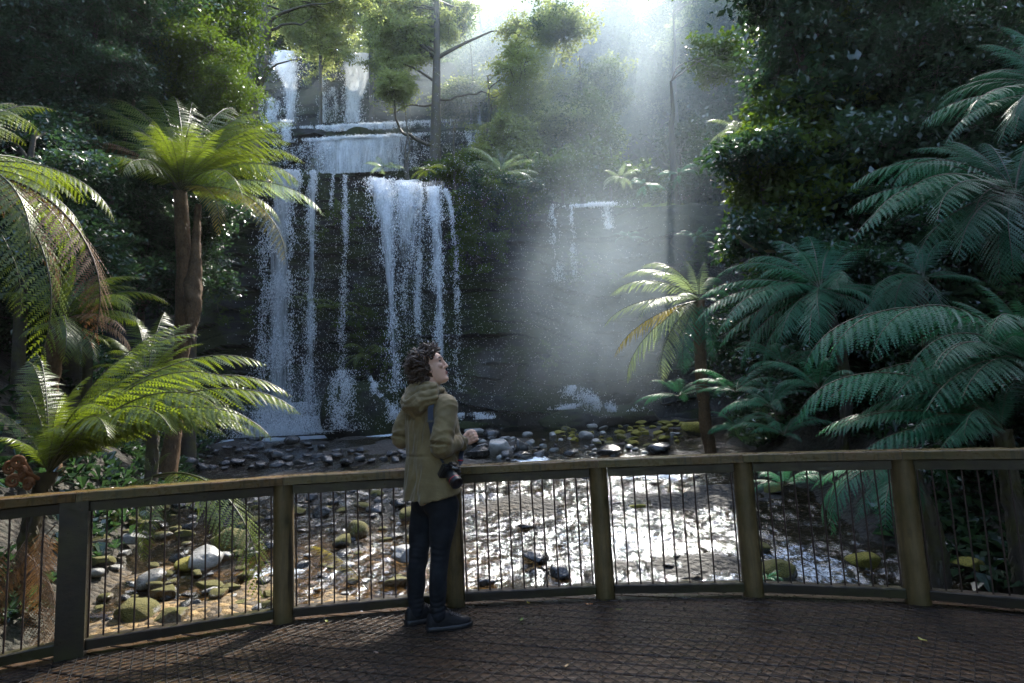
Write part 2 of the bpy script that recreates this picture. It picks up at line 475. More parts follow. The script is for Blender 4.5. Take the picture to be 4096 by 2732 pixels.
foam_and_glint(-8, 21.6, 2.6, 1.6, 1.1); foam_and_glint(-6.5, 20.9, 1.6, .7, .9); foam_and_glint(-4.5, 20.6, 2, .8, .7)
foam_and_glint(-2.4, 21.5, 2.2, .9, .9); foam_and_glint(2.6, 21, 1.4, 1.0, .9); foam_and_glint(-1, 19, .7, .4, .6)
foam_and_glint(.3, 14, .5, .5, .8); foam_and_glint(1.6, 13, .6, .6, .7); foam_and_glint(.2, 12.2, .5, .4, .8); foam_and_glint(2.4, 11.4, .8, .4, .7)
foam_and_glint(2.2, 6.8, 1.4, .7, .42); foam_and_glint(3.1, 7, .8, 1.2, .5); foam_and_glint(1.2, 8.2, 1.6, .8, .45); foam_and_glint(-2.4, 6.3, .4, .3, .7); foam_and_glint(-2.9, 7.6, .5, .3, .6); foam_and_glint(-1.6, 6.6, .35, .25, .6)  # midstream patches are partly sun glitter painted white, the others foam
a = water.data.attributes.new('foam_and_glint', 'FLOAT', 'POINT'); a.data.foreach_set('value', fo_.ravel().astype(np.float32))


# cliffs: layered ledges, broken and undercut
def cliff(name, xs, topz, botz, y0, mat, depth=.15, seed=0, nv=110, layer=.42, curve=None, lean=.0):
    xs = np.asarray(xs); topz = np.broadcast_to(topz, xs.shape); nx = len(xs)
    v = np.linspace(0, 1, nv)
    Z = botz + (topz - botz)[None] * v[:, None]; X = np.repeat(xs[None], nv, 0)
    Yb = y0 if curve is None else y0 + curve(xs)[None]
    lay = (Z + .7 * vnoise(np.stack([X * .3, Z * .2, X * 0], -1), seed)) / layer
    li = np.floor(lay); lf = lay - li
    prof = (_h(li.astype(np.int64), (X * .35 + 50).astype(np.int64) * 0 + 3, li.astype(np.int64) * 0, seed + 5) - .5) * depth
    und = -.05 * np.clip((lf - .75) / .25, 0, 1) + .04 * np.clip((.2 - lf) / .2, 0, 1)
    blk = vnoise(np.stack([X * .9 + li * 3.7, li * 1.3, X * 0], -1), seed + 2) * .34
    yy = Yb - (prof + und + blk) + .18 * fbm(np.stack([X * 1.4, Z * 1.4, X * 0], -1), 4, seed + 3) + lean * (Z - botz)
    top = np.stack([xs, np.full(nx, y0) + (curve(xs) if curve is not None else 0) + 3.2, topz - .15], -1)
    lip = np.stack([xs, yy[-1] + .35, topz + .04], -1)
    P = np.concatenate([np.stack([X, yy, Z], -1), lip[None], top[None]])
    b = MB(); b.add(P, grid_faces(nv + 2, nx), 0, False)
    return tag(b.build(name, mat), kind='structure'), (xs, yy, Z)


xs = np.linspace(-24, 19, 420)
cl, CL = cliff('cliff', xs, np.interp(xs, CLX, CLZ) + .12 * vnoise(np.stack([xs * 1.1, xs * 0, xs * 0], -1), 4), .3, 22.15, M['rock_cliff'], seed=11, nv=150,
               curve=lambda x: .0 + .035 * np.maximum(0, x - 2) ** 1.2 - .02 * np.maximum(0, -9 - x) ** 1.5)
xs2 = np.linspace(-26, 2.5, 240)
cl2, CL2 = cliff('upper_cliff', xs2, np.interp(xs2, [-26, -14, -12.4, -10.9, -7, -4.4, -1.3, 2.5], [20, 18.6, 17.8, 18.05, 17.9, 17.4, 17.2, 16.4]), 10.5, 33, M['rock_cliff'], seed=31, nv=80, layer=.6)
cl2b, CL2b = cliff('middle_cliff', xs2, np.interp(xs2, [-26, -14, -12.4, -7, -4.4, -1.3, 2.5], [19, 17.6, 17.1, 17.05, 16.55, 16.5, 15.6]), 10.5, 31.9, M['rock_cliff'], seed=32, nv=80, layer=.6)
xs3 = np.linspace(-30, 2, 220)
cl3, CL3 = cliff('top_cliff', xs3, np.interp(xs3, [-30, -15.5, -12.9, -11.5, -10.3, -7.8, -6, -2, 2], [27, 25.8, 25.2, 24.4, 25.2, 24.4, 23.8, 23, 21]), 16.5, 38, M['rock_cliff'], seed=41, nv=90, layer=.7)
# ---------------------------------------------------------------- viewing deck and railing
M['board'] = wood_mat('deck_board_wet', (.020, .012, .007), (.082, .047, .023), .36, (1.2, 9, 9), 0, 3.5, .75)
M['post'] = wood_mat('railing_post', (.072, .048, .019), (.165, .112, .045), .6, (9, 9, 1.3), .15, 3.5, .55, knots=.7)
M['rail'] = wood_mat('railing_timber', (.014, .009, .004), (.042, .028, .012), .45, (1.2, 10, 10), .25, 4, .6, streak=.5)
M['cap'] = wood_mat('railing_cap_wet', (.045, .024, .007), (.13, .072, .019), .34, (1.2, 10, 10), .3, 4, .5, streak=.8)
M['sill'] = wood_mat('railing_sill_shade_dark', (.007, .005, .003), (.022, .014, .006), .45, (1.2, 10, 10), .2, 4, .6)  # dark timber; on the square post this darkness is painted shade
M['iron'] = plain('baluster_rusty_steel', (.045, .028, .022), .45, .3, 80, .5, .4)
M['mesh'] = plain('deck_netting_dark', (.004, .004, .004), .5, 0, 60, .3)
PO = np.array([[-4.62, 2.62], [-3.72, 3.35], [-2.78, 4.01], [-1.66, 4.50], [-.49, 4.69], [.59, 4.72], [1.62, 4.60], [2.57, 4.27], [3.47, 3.73], [4.3, 3.05]])
railing = tag(empty('wooden_railing', (.05, 4.7, 0)), 'weathered timber railing with round posts and thin steel balusters around the deck', 'railing')
off = np.array([.05, 4.7, 0])
rnd = random.Random(4)
CAPZ, CAPT = .93, .056
d = np.diff(PO, axis=0); L = np.linalg.norm(d, axis=1); T = d / L[:, None]; Nn = np.stack([-T[:, 1], T[:, 0]], -1)   # outward normals
vt = np.zeros_like(PO)
for i in range(len(PO)):
    n = Nn[max(0, i - 1)] + Nn[min(len(Nn) - 1, i)]
    vt[i] = n / np.linalg.norm(n)
# posts
for i in range(1, len(PO) - 1):
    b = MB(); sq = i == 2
    zz = np.linspace(-.9, CAPZ - .002, 34); th = np.arange(28) * 2 * math.pi / 28
    rr = .073 + .004 * rnd.uniform(-1, 1)
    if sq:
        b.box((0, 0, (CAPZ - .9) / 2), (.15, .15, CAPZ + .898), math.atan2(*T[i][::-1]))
    else:
        ring = rr * (1 + .05 * vnoise(np.stack([np.repeat(np.cos(th)[None], 34, 0) * 1.5, np.repeat(np.sin(th)[None], 34, 0) * 1.5, np.repeat(zz[:, None], 28, 1) * 3 + i * 9], -1), i))
        ring *= np.interp(zz, [-.9, 0, .03, CAPZ], [1, 1, 1.0, .95])[:, None]
        v = np.stack([ring * np.cos(th), ring * np.sin(th), np.repeat(zz[:, None], 28, 1)], -1)
        b.add(v, grid_faces(34, 28, True), 0, True)
    o = b.build('post', M['sill'] if sq else M['post'], railing, (PO[i][0] - off[0], PO[i][1] - off[1], 0))  # square post takes the darker timber in place of its shade
    if sq: o['label'] = 'square post darkened as if in shade'
# caps, inner rails, bottom rails, balusters
for i in range(len(PO) - 1):
    A, B = PO[i], PO[i + 1]
    gap = .002
    def strip(inner, outer, z0, z1, e=0.0, name='top_rail', mat=None, seed=0, bev=.006):
        a0, b0 = A + T[i] * e - off[:2], B - T[i] * e - off[:2]
        va = vt[i] if e == 0 else Nn[i]; vb = vt[i + 1] if e == 0 else Nn[i]
        n = 22; t = np.linspace(0, 1, n)
        def sec(q, va, vb): return (a0 + va * q)[None] * (1 - t)[:, None] + (b0 + vb * q)[None] * t[:, None]
        ctr = (a0 + b0) / 2
        bb = bev
        prof = [(inner, z0), (outer, z0), (outer, z1 - bb), (outer - bb, z1), (inner + bb, z1), (inner, z1 - bb)]
        rows = []
        for q, z in prof:
            s2 = sec(q, va, vb)
            wob = .004 * vnoise(np.stack([t * 30 + seed, t * 0 + q * 30, t * 0 + z * 40], -1), 5)
            rows.append(np.stack([s2[:, 0] - ctr[0], s2[:, 1] - ctr[1], z + wob], -1))
        v = np.stack(rows, 1)
        ang = math.atan2(T[i][1], T[i][0]); cs, sn = math.cos(-ang), math.sin(-ang)
        v = v @ np.array([[cs, sn, 0], [-sn, cs, 0], [0, 0, 1]])
        bq = MB(); bq.add(v, grid_faces(n, 6, True), 0, False)
        bq.add(v[0], [[0, 5, 4, 3, 2, 1]], 0); bq.add(v[-1], [[0, 1, 2, 3, 4, 5]], 0)
        return bq.build(name, mat, railing, (ctr[0], ctr[1], 0), rot=(0, 0, ang))
    A0, B0 = A.copy(), B.copy()
    A, B = A + T[i] * .0015, B - T[i] * .0015
    strip(-.085, .135, CAPZ, CAPZ + CAPT, 0, 'top_rail', M['cap'], i * 5)
    A, B = A0, B0
    strip(-.045, .045, CAPZ - .068, CAPZ - .004, .07, 'under_rail', M['rail'], i * 7 + 1)
    strip(-.045, .045, .035, .095, .07, 'bottom_rail', M['sill'], i * 9 + 2)
    nb = max(3, int(round(L[i] / .083)) - 1)
    for k in range(nb):
        if 1 <= i <= 7 and not (i == 4 and k in (2,)) or True:
            if i == 5 and k == 9: continue
            if i in (0, 8): continue
            q = A + T[i] * (L[i] * (k + 1) / (nb + 1)) - off[:2]
            bq = MB()
            bend = rnd.uniform(-.004, .004)
            bq.tube([(0, 0, .09), (bend, 0, .35), (bend * 1.4, 0, .6), (0, 0, CAPZ - .06)], .0058, 6, cap=False)
            bq.build('baluster', M['iron'], railing, (q[0], q[1], 0))
# deck boards
deck = tag(empty('viewing_deck', (0, 2.5, 0)), 'wet brown boarded viewing deck covered with dark netting', 'deck')
dang = R(-19.2); du = np.array([math.cos(dang), math.sin(dang)]); dv = np.array([-du[1], du[0]])


def clip_poly(P, A, B):
    out = []
    for k in range(len(P)):
        p, q = P[k], P[(k + 1) % len(P)]
        sp = (B[0] - A[0]) * (p[1] - A[1]) - (B[1] - A[1]) * (p[0] - A[0]); sq_ = (B[0] - A[0]) * (q[1] - A[1]) - (B[1] - A[1]) * (q[0] - A[0])
        if sp <= 0: out.append(p)
        if sp * sq_ < 0: out.append(p + (q - p) * (sp / (sp - sq_)))
    return out


edge = [PO[i] + vt[i] * .10 for i in range(len(PO))]
bw = .138
for k in range(-14, 38):
    s0 = k * bw + .008; s1 = (k + 1) * bw - .008
    P = [du * -7 + dv * s0, du * 7 + dv * s0, du * 7 + dv * s1, du * -7 + dv * s1]
    P = [p + np.array([0, 1.2]) for p in P]
    for i in range(len(edge) - 1):
        if len(P) > 2: P = clip_poly(P, edge[i], edge[i + 1])
    for A_, B_ in (((8, -1.5), (-8, -1.5)),):
        if len(P) > 2: P = clip_poly(P, np.array(A_, float), np.array(B_, float))
    if len(P) < 3: continue
    P = np.array(P); ctr = P.mean(0)
    ring = P - ctr; n = len(P)
    dz = rnd.uniform(-.0015, .0015)
    v = np.concatenate([np.c_[ring, np.full(n, -.035)], np.c_[ring, np.full(n, -.004 + dz)], np.c_[ring * [1, 1], np.full(n, dz)]])
    ins = (np.abs(ring @ dv) - .004) / np.maximum(np.abs(ring @ dv), 1e-6)
    v[2 * n:, :2] = np.outer(ring @ du, du) + np.outer((ring @ dv) * ins, dv)
    cs, sn = math.cos(-dang), math.sin(-dang)
    v = v @ np.array([[cs, sn, 0], [-sn, cs, 0], [0, 0, 1]])
    b = MB()
    f = [[j, (j + 1) % n, n + (j + 1) % n, n + j] for j in range(n)] + [[n + j, n + (j + 1) % n, 2 * n + (j + 1) % n, 2 * n + j] for j in range(n)]
    b.add(v, f); b.add(v[2 * n:], [list(range(n))])
    b.build('deck_board', M['board'], deck, (ctr[0], ctr[1] - 2.5, 0), rot=(0, 0, dang))
b = MB()
b.add([[*(p - vt[i] * .04 - [0, 2.5]), z] for z in (-.3, -.037) for i, p in enumerate(edge)], grid_faces(2, len(edge)))
b.build('fascia', M['rail'], deck)
# netting: three families of crossing cords with knots, kept inside the railing
b = MB(); inn = [PO[i] - vt[i] * .075 for i in range(len(PO))]


def inside_seg(p, q):
    for i in range(len(inn) - 1):
        A, B = inn[i], inn[i + 1]
        f = lambda z: (B[0] - A[0]) * (z[1] - A[1]) - (B[1] - A[1]) * (z[0] - A[0])
        a_, b_ = f(p), f(q)
        if a_ > 0 and b_ > 0: return None
        if a_ > 0: p = p + (q - p) * (a_ / (a_ - b_))
        elif b_ > 0: q = p + (q - p) * (a_ / (a_ - b_))
    return p, q


ga = R(-3)
for fam, (ang, sp) in enumerate(((ga, .052), (ga + R(57), .058), (ga - R(57), .058))):
    uu = np.array([math.cos(ang), math.sin(ang)]); vv = np.array([-uu[1], uu[0]])
    for k in range(-110, 110):
        c0 = np.array([0, 2.4]) + vv * k * sp
        r = inside_seg(c0 - uu * 6, c0 + uu * 6)
        if r is None: continue
        p, q = r
        n = max(2, int(np.linalg.norm(q - p) / .22)); t = np.linspace(0, 1, n)
        c = p[None] + (q - p)[None] * t[:, None]
        keep = (c[:, 1] > 1.2)
        c = c[keep]
        if len(c) < 2: continue
        wv_ = .006 * vnoise(np.stack([c[:, 0] * 3, c[:, 1] * 3, c[:, 0] * 0 + fam], -1), 3)
        c = c + vv * wv_[:, None]
        hz = .004 + .002 * fam + .0012 * vnoise(np.stack([c[:, 0] * 5, c[:, 1] * 5, c[:, 0] * 0], -1), 8)
        b.tube(np.c_[c - [0, 2.5], hz], .0023 if fam else .0013, 4, cap=False)
b.build('netting', M['mesh'], deck)
# ---------------------------------------------------------------- fern fronds
def frond_arrays(seed, elev0, droop, side=0, npair=28, npin=13, stipe=.13, wid=.21, hang=.35, pw=1.3, tip=0.0):
    rs = np.random.RandomState(seed)
    n = 60; t = np.linspace(0, 1, n)
    th = elev0 - droop * t ** pw - tip * np.clip((t - .7) / .3, 0, 1) ** 1.5
    ps = side * t ** 1.6 + .03 * np.sin(t * 9 + seed)
    T = np.stack([np.cos(th) * np.cos(ps), np.cos(th) * np.sin(ps), np.sin(th)], -1)
    P = np.vstack([[0, 0, 0], np.cumsum((T[:-1] + T[1:]) / 2 / (n - 1), axis=0)])
    B = np.cross([0, 0, 1.0], T); B /= np.linalg.norm(B, axis=1)[:, None]
    N = np.cross(T, B)
    b = MB()
    b.tube(P[::3], np.interp(t[::3], [0, .1, 1], [.0075, .0055, .0010]), 5, 1, cap=False, ref=(0, 1, .01))
    V = []; F = []
    for k in range(npair):
        u = (k + .5) / npair
        for sg in (-1, 1):
            uu = np.clip(u + (.25 * (sg > 0) + rs.uniform(-.12, .12)) / npair, 0, .999)
            tt = stipe + (1 - stipe) * uu
            i = tt * (n - 1); i0 = int(i); fr = i - i0; i1 = min(i0 + 1, n - 1)
            c = P[i0] * (1 - fr) + P[i1] * fr; tv = T[i0]; bv = B[i0] * sg; nv = N[i0]
            ln = wid * (math.sin(math.pi * (.06 + .94 * uu) ** .72) ** .75) * rs.uniform(.88, 1.06)
            if ln < .008: ln = .008
            fa = R(68 - 28 * uu) + rs.uniform(-.08, .08)
            d = math.cos(fa) * tv + math.sin(fa) * bv - hang * nv * rs.uniform(.5, 1.3)
            d /= np.linalg.norm(d)
            m_ = npin if ln > .06 else max(5, int(npin * .5))
            s = np.linspace(0, 1, m_ + 1)
            cur = c + ln * s[:, None] * d + (-(.30 * hang + .12) * ln * s ** 2)[:, None] * np.array([0, 0, 1.0]) + (.10 * ln * s ** 2)[:, None] * tv
            dd = np.gradient(cur, axis=0); dd /= np.linalg.norm(dd, axis=1)[:, None]
            pn = np.cross(d, bv * 0 + tv) * sg; pn /= np.linalg.norm(pn)
            sd = np.cross(pn, d); sd /= np.linalg.norm(sd)
            for j in range(m_):
                a, e = cur[j], cur[j + 1]; q = (j + .5) / m_
                pl = (.0125 * min(1, ln / .10) + .0015) * (1 - q ** 2.2) * rs.uniform(.85, 1.1) + .0012
                for s2 in (-1, 1):
                    tp = a * .35 + e * .65 + sd * s2 * pl + d * pl * .35 - pn * sg * 0 - np.array([0, 0, 1.0]) * pl * .25
                    k0 = len(V); V += [a * .92 + e * .08, a * .1 + e * .9, tp]; F.append([k0, k0 + 1, k0 + 2])
    b.add(V, F, 0, False)
    return b, P


FR = {}
_fdef = {  # elevation at the base, droop, side bend
    'up_a': (1.25, 1.0, .10), 'up_b': (1.12, 1.35, -.15), 'up_c': (1.3, .75, .2), 'arch_a': (.95, 1.45, .12), 'arch_b': (.75, 1.35, -.2),
    'arch_c': (.85, 1.9, .1), 'flat_a': (.45, .95, .15), 'flat_b': (.30, .8, -.12), 'flat_c': (.55, 1.35, .0), 'low_a': (.1, .95, .1), 'low_b': (-.2, .75, -.1), 'hang_a': (-.35, 1.0, .1), 'hang_b': (.2, 1.75, -.1)}
for i, (k, (e0, dr, sd)) in enumerate(_fdef.items()):
    b, P = frond_arrays(i + 3, e0, dr, sd, hang=.30 + .12 * (i % 3), wid=.155 + .014 * (i % 3), tip=.25)
    FR[k] = dict(b=b, end=P[-1], m={})


def fmesh(var, mat):
    f = FR[var]
    if mat not in f['m']:
        f['m'][mat] = f['b'].mesh('frond_' + var, [M[mat], M['rachis_brown' if mat == 'fern_dead' else 'rachis']])
    return f['m'][mat]


def frond_to(parent, base, tip, mat='fern', var=None, twist=0, label=None, wide=1.0):
    """a frond of the best fitting bend laid from base to tip (world)"""
    o3 = np.array(parent.location); v = np.array(tip) - np.array(base); L = np.linalg.norm(v)
    el = math.asin(v[2] / L); az = math.atan2(v[1], v[0])
    best = None
    for k, f in FR.items():
        e = f['end']; ce = math.atan2(e[2], math.hypot(e[0], e[1]))
        if var and k != var: continue
        if best is None or abs(ce - el) < best[0]: best = (abs(ce - el), k, ce)
    k = best[1]; e = FR[k]['end']; yaw = math.atan2(e[1], e[0]); s = L / np.linalg.norm(e)
    rot = (Matrix.Rotation(az, 3, 'Z') @ Matrix.Rotation(-(el - best[2]), 3, 'Y') @ Matrix.Rotation(-yaw, 3, 'Z'))
    if twist: rot = Matrix.Rotation(twist, 3, Vector(v).normalized()) @ rot
    o = put('frond', fmesh(k, mat), parent, np.array(base) - o3, rot.to_euler(), s)
    if label: o['label'] = label
    return o


def more(parent, c, D, tips, n, seed, jit=45):
    """further fronds between the ones already laid"""
    rs = random.Random(seed)
    for k in range(n):
        q = rs.choice(tips); f = rs.uniform(.72, 1.0)
        tip = at(q[0] + rs.uniform(-jit, jit), q[1] + rs.uniform(-jit, jit), D + q[2] + rs.uniform(-.5, .5))
        frond_to(parent, c, c + (tip - c) * f, q[3] if len(q) > 3 and q[3] != 'fern_dead' and q[3] != 'fern_yellow' else 'fern')


def frond_az(parent, loc, az, var, s, mat='fern', pitch=0, label=None):
    rot = Matrix.Rotation(az, 3, 'Z') @ Matrix.Rotation(-pitch, 3, 'Y')
    o = put('frond', fmesh(var, mat), parent, loc, rot.to_euler(), s)
    if label: o['label'] = label
    return o


def fern_trunk(parent, p0, p1, r0, r1, seed=0, n=16, name='trunk', mat='bark_fibre'):
    """fibrous tree fern trunk with leaf bases standing out of it"""
    rs = np.random.RandomState(seed); o3 = np.array(parent.location)
    p0 = np.array(p0, float) - o3; p1 = np.array(p1, float) - o3
    t = np.linspace(0, 1, 40); bend = np.array([rs.uniform(-.1, .1), rs.uniform(-.1, .1), 0]) * np.linalg.norm(p1 - p0)
    P = p0 + (p1 - p0) * t[:, None] + bend * (np.sin(t * math.pi))[:, None]
    b = MB(); th = np.arange(n) * 2 * math.pi / n
    r = np.interp(t, [0, .5, 1], [r0, (r0 + r1) / 2.1, r1])
    rr = r[:, None] * (1 + .22 * vnoise(np.stack([np.repeat(np.cos(th)[None] * 2, 40, 0), np.repeat(np.sin(th)[None] * 2, 40, 0), np.repeat(t[:, None] * 16, n, 1)], -1), seed))
    v = np.stack([P[:, 0][:, None] + rr * np.cos(th), P[:, 1][:, None] + rr * np.sin(th), np.repeat(P[:, 2][:, None], n, 1)], -1)
    b.add(v, grid_faces(40, n, True), 0, True)
    L = np.linalg.norm(p1 - p0); k = int(L * 170)
    ti = rs.uniform(0, 1, k); a = rs.uniform(0, 6.28, k); q = np.stack([np.interp(ti, t, P[:, i]) for i in range(3)], -1); ri = np.interp(ti, t, r)
    d = np.stack([np.cos(a), np.sin(a), 0 * a], -1); s = np.stack([-np.sin(a), np.cos(a), 0 * a], -1)
    base = q + d * ri[:, None] * .9; ln = rs.uniform(.04, .12, k)[:, None]; wd = rs.uniform(.004, .012, k)[:, None]
    up = np.where(rs.uniform(0, 1, k) < .35, 1, -1)[:, None]
    tip = base + d * ln * .55 + np.array([0, 0, 1]) * ln * up
    v = np.stack([base - s * wd, base + s * wd, tip], 1).reshape(-1, 3)
    b.add(v, np.arange(len(v)).reshape(-1, 3), 0, False)
    return b.build(name, M[mat], parent)


def fern(name, label, base, crown, nf, Ls, mat, seed, vars_=('arch_a', 'arch_b', 'arch_c', 'flat_a', 'flat_c', 'up_b'), trunk=.11, cat='tree fern', group=None, az=None, dead=0, skirt=False):
    rs = random.Random(seed); base = np.array(base, float); crown = np.array(crown, float)
    t = tag(empty(name, base), label, cat, group)
    if trunk and np.linalg.norm(crown - base) > .25: fern_trunk(t, base - [0, 0, .2], crown, trunk * 1.15, trunk * .9, seed)
    for k in range(nf):
        a = (az[0] + (az[1] - az[0]) * (k + rs.uniform(.1, .9)) / nf) if az else 2 * math.pi * (k + rs.uniform(-.3, .3)) / nf
        v = rs.choice(vars_)
        frond_az(t, crown - base, a, v, Ls * rs.uniform(.75, 1.1), mat, rs.uniform(-.15, .15))
    for k in range(dead):
        frond_az(t, crown - base - np.array([0, 0, .05]), rs.uniform(0, 6.28), rs.choice(('hang_a', 'hang_b')), Ls * rs.uniform(.5, .8), 'fern_dead', -.3, 'dead brown hanging frond')
    return t


# 1 the big sunlit tree fern on the left
D = 12.0
cr = at(415, 440, D); gb = at(385, 720, D + .3); gb[2] = min(gb[2], float(ground_z(gb[0], gb[1])))
t = tag(empty('tree_fern', gb), 'big sunlit yellow-green tree fern with a wide open crown left of the waterfall', 'tree fern')
fern_trunk(t, gb - [0, 0, .3], cr, .17, .12, 3)
for px, py, dd, mt, vr in [(160, 245, .6, 'fern', None), (215, 232, 1.2, 'fern', None), (330, 218, 1.4, 'fern', 'up_c'), (395, 222, 1.0, 'fern', 'up_a'), (300, 300, -1.2, 'fern', None), (490, 262, .8, 'fern', None),
                   (600, 262, 1.3, 'fern', None), (680, 285, .8, 'fern', None), (668, 330, .2, 'fern', None), (700, 375, .9, 'fern', None), (690, 425, -.3, 'fern', None), (745, 495, -.6, 'fern_pale', None),
                   (655, 610, -.9, 'fern_yellow', 'arch_a'), (645, 515, .3, 'fern', 'arch_b'), (500, 540, -.9, 'fern_yellow', None), (85, 352, -.4, 'fern_dead', None), (130, 375, -.9, 'fern', None), (205, 380, -1.6, 'fern', None),
                   (250, 255, 1.7, 'fern', None), (440, 235, 1.8, 'fern', 'up_c'), (540, 250, 1.9, 'fern', None), (620, 305, 1.9, 'fern', None), (280, 405, -2.0, 'fern', 'flat_c'), (560, 470, -1.6, 'fern', 'flat_c'), (340, 290, -1.6, 'fern', 'arch_a'), (450, 285, -1.5, 'fern', 'arch_a')]:
    frond_to(t, cr, at(px, py, D + dd), mt, vr, label='dead brown frond' if mt == 'fern_dead' else 'yellowing frond' if mt == 'fern_yellow' else None)
more(t, cr, D, [(200, 260, .8), (330, 230, 1.2), (395, 235, .9), (490, 262, .8), (600, 275, 1.2), (665, 320, .5), (690, 390, .5), (300, 300, -1), (640, 470, .2), (180, 330, .2), (250, 250, 1.4), (560, 300, -.8), (420, 280, -1.2), (330, 330, -1.4)], 26, 6)
hd = frond_to(t, at(622, 395, D + .2), at(618, 520, D), 'fern_dead', 'hang_b', label='brown dead frond dangling straight down'); hd.scale = [.5, .5, .5]
# hanging skirt of dead fronds
sk = MB(); top = at(455, 470, D - .2) - gb; bot = at(437, 790, D - .2) - gb
tt = np.linspace(0, 1, 40); th = np.arange(14) * 2 * math.pi / 14
rad = np.interp(tt, [0, .1, .35, .68, .85, 1], [.05, .05, .09, .17, .11, .015])
ax = top + (bot - top) * tt[:, None]
rr = rad[:, None] * (1 + .35 * vnoise(np.stack([np.repeat(np.cos(th)[None] * 2, 40, 0), np.repeat(np.sin(th)[None] * 2, 40, 0), np.repeat(tt[:, None] * 22, 14, 1)], -1), 5))
sk.add(np.stack([ax[:, :1] + rr * np.cos(th), ax[:, 1:2] + rr * np.sin(th), np.repeat(ax[:, 2:], 14, 1)], -1), grid_faces(40, 14, True), 0, True)
rs = np.random.RandomState(8); k = 900; ti = rs.uniform(0, 1, k); a = rs.uniform(0, 6.28, k)
q = top + (bot - top) * ti[:, None]; ri = np.interp(ti, tt, rad); dd = np.stack([np.cos(a), np.sin(a), 0 * a], -1); s_ = np.stack([-np.sin(a), np.cos(a), 0 * a], -1)
bs = q + dd * ri[:, None] * .9; ln = rs.uniform(.05, .13, k)[:, None]; tp = bs + dd * ln * .4 - np.array([0, 0, 1]) * ln
sk.add(np.stack([bs - s_ * .012, bs + s_ * .012, tp], 1).reshape(-1, 3), np.arange(3 * k).reshape(-1, 3))
sk.build('dead_skirt', M['bark_fibre'], t)

# 2 the near fern on the left bank sweeping to the right
D = 6.6
b2 = at(95, 1140, D); b2[2] = float(ground_z(b2[0], b2[1])); c2 = at(110, 1085, D)
t = tag(empty('ground_fern', b2), 'large green fern left of the railing with long fronds sweeping toward the waterfall', 'fern')
fern_trunk(t, b2 - [0, 0, .2], c2, .10, .09, 9, mat='bark_dark')
for px, py, dd, mt in [(690, 950, .5, 'fern'), (672, 912, 1.0, 'fern'), (612, 838, 1.2, 'fern'), (565, 895, -.2, 'fern'), (628, 1012, -.1, 'fern'), (460, 768, 1.4, 'fern'), (415, 745, .9, 'fern'), (330, 800, .3, 'fern'),
                       (520, 960, -.7, 'fern'), (400, 1000, -1.0, 'fern'), (300, 905, -.6, 'fern'), (210, 860, .2, 'fern'), (150, 900, -.3, 'fern'), (40, 880, .3, 'fern'), (-60, 940, .1, 'fern'), (250, 1010, -1.1, 'fern'), (480, 855, .9, 'fern'), (520, 1000, .3, 'fern'), (350, 930, .9, 'fern'), (-30, 1010, -.5, 'fern'), (440, 905, .4, 'fern'), (585, 1000, .9, 'fern'), (60, 830, .8, 'fern')]:
    frond_to(t, c2, at(px, py, D + dd), mt)
more(t, c2, D, [(690, 950, .5), (640, 930, .9), (600, 860, .9), (560, 960, .2), (460, 790, 1.2), (400, 860, .6), (300, 940, -.4), (480, 1010, -.4), (200, 960, -.6), (60, 960, -.2), (120, 820, .5)], 20, 3)
fd = MB(); rs = random.Random(3)
for k, (px, py) in enumerate([(22, 1075), (40, 1062), (52, 1085), (30, 1105), (65, 1112)]):
    p0 = c2 + np.array([rs.uniform(-.1, .05), -.12, -.05]); c = at(px, py, D - .25)
    th = np.linspace(0, 4.2 * math.pi, 46); rr = .065 * (1 - th / (4.6 * math.pi)); ph = rs.uniform(-.5, .5)
    sp = np.stack([c[0] + rr * np.cos(th) * math.cos(ph), c[1] + rr * np.cos(th) * math.sin(ph), c[2] + rr * np.sin(th)], -1)
    pts = np.vstack([p0 + (sp[0] - p0) * np.linspace(0, .92, 8)[:, None], sp])
    fd2 = MB(); fd2.tube(pts - b2, np.interp(np.linspace(0, 1, len(pts)), [0, .3, 1], [.02, .02, .007]), 7)
    fd2.build('fiddlehead', plain('fiddlehead_brown', (.20, .075, .025), .8, .8, 120), t)

# 3 fern hanging in from the left edge, with a rusty frond
D = 5.6
c3 = at(-150, 395, D); b3 = c3.copy(); b3[2] = float(ground_z(b3[0], b3[1]))
t = tag(empty('tree_fern', b3), 'tree fern at the left edge with drooping green and rusty brown fronds', 'tree fern')
fern_trunk(t, b3 - [0, 0, .2], c3, .12, .10, 12, mat='bark_dark')
for px, py, dd, mt, vr in [(265, 515, .3, 'fern', 'arch_a'), (190, 600, .6, 'fern', 'arch_c'), (150, 690, .2, 'fern', 'arch_c'), (205, 800, -.2, 'fern_dead', 'hang_b'), (80, 850, -.4, 'fern', 'hang_b'), (100, 740, .4, 'fern_dead', 'hang_b'), (130, 255, 1.0, 'fern', 'flat_a'), (90, 310, 1.6, 'fern', None), (40, 240, .8, 'fern', None), (60, 640, -.5, 'fern', 'hang_b'), (180, 560, 1.2, 'fern', None), (200, 470, 1.8, 'fern', None)]:
    frond_to(t, c3, at(px, py, D + dd), mt, vr, label='rusty brown frond' if mt == 'fern_dead' else None)

more(t, c3, D, [(265, 515, .3), (200, 560, .8), (150, 640, .4), (120, 420, 1.0), (180, 470, 1.4), (60, 330, 1.0), (100, 760, .1)], 12, 7)
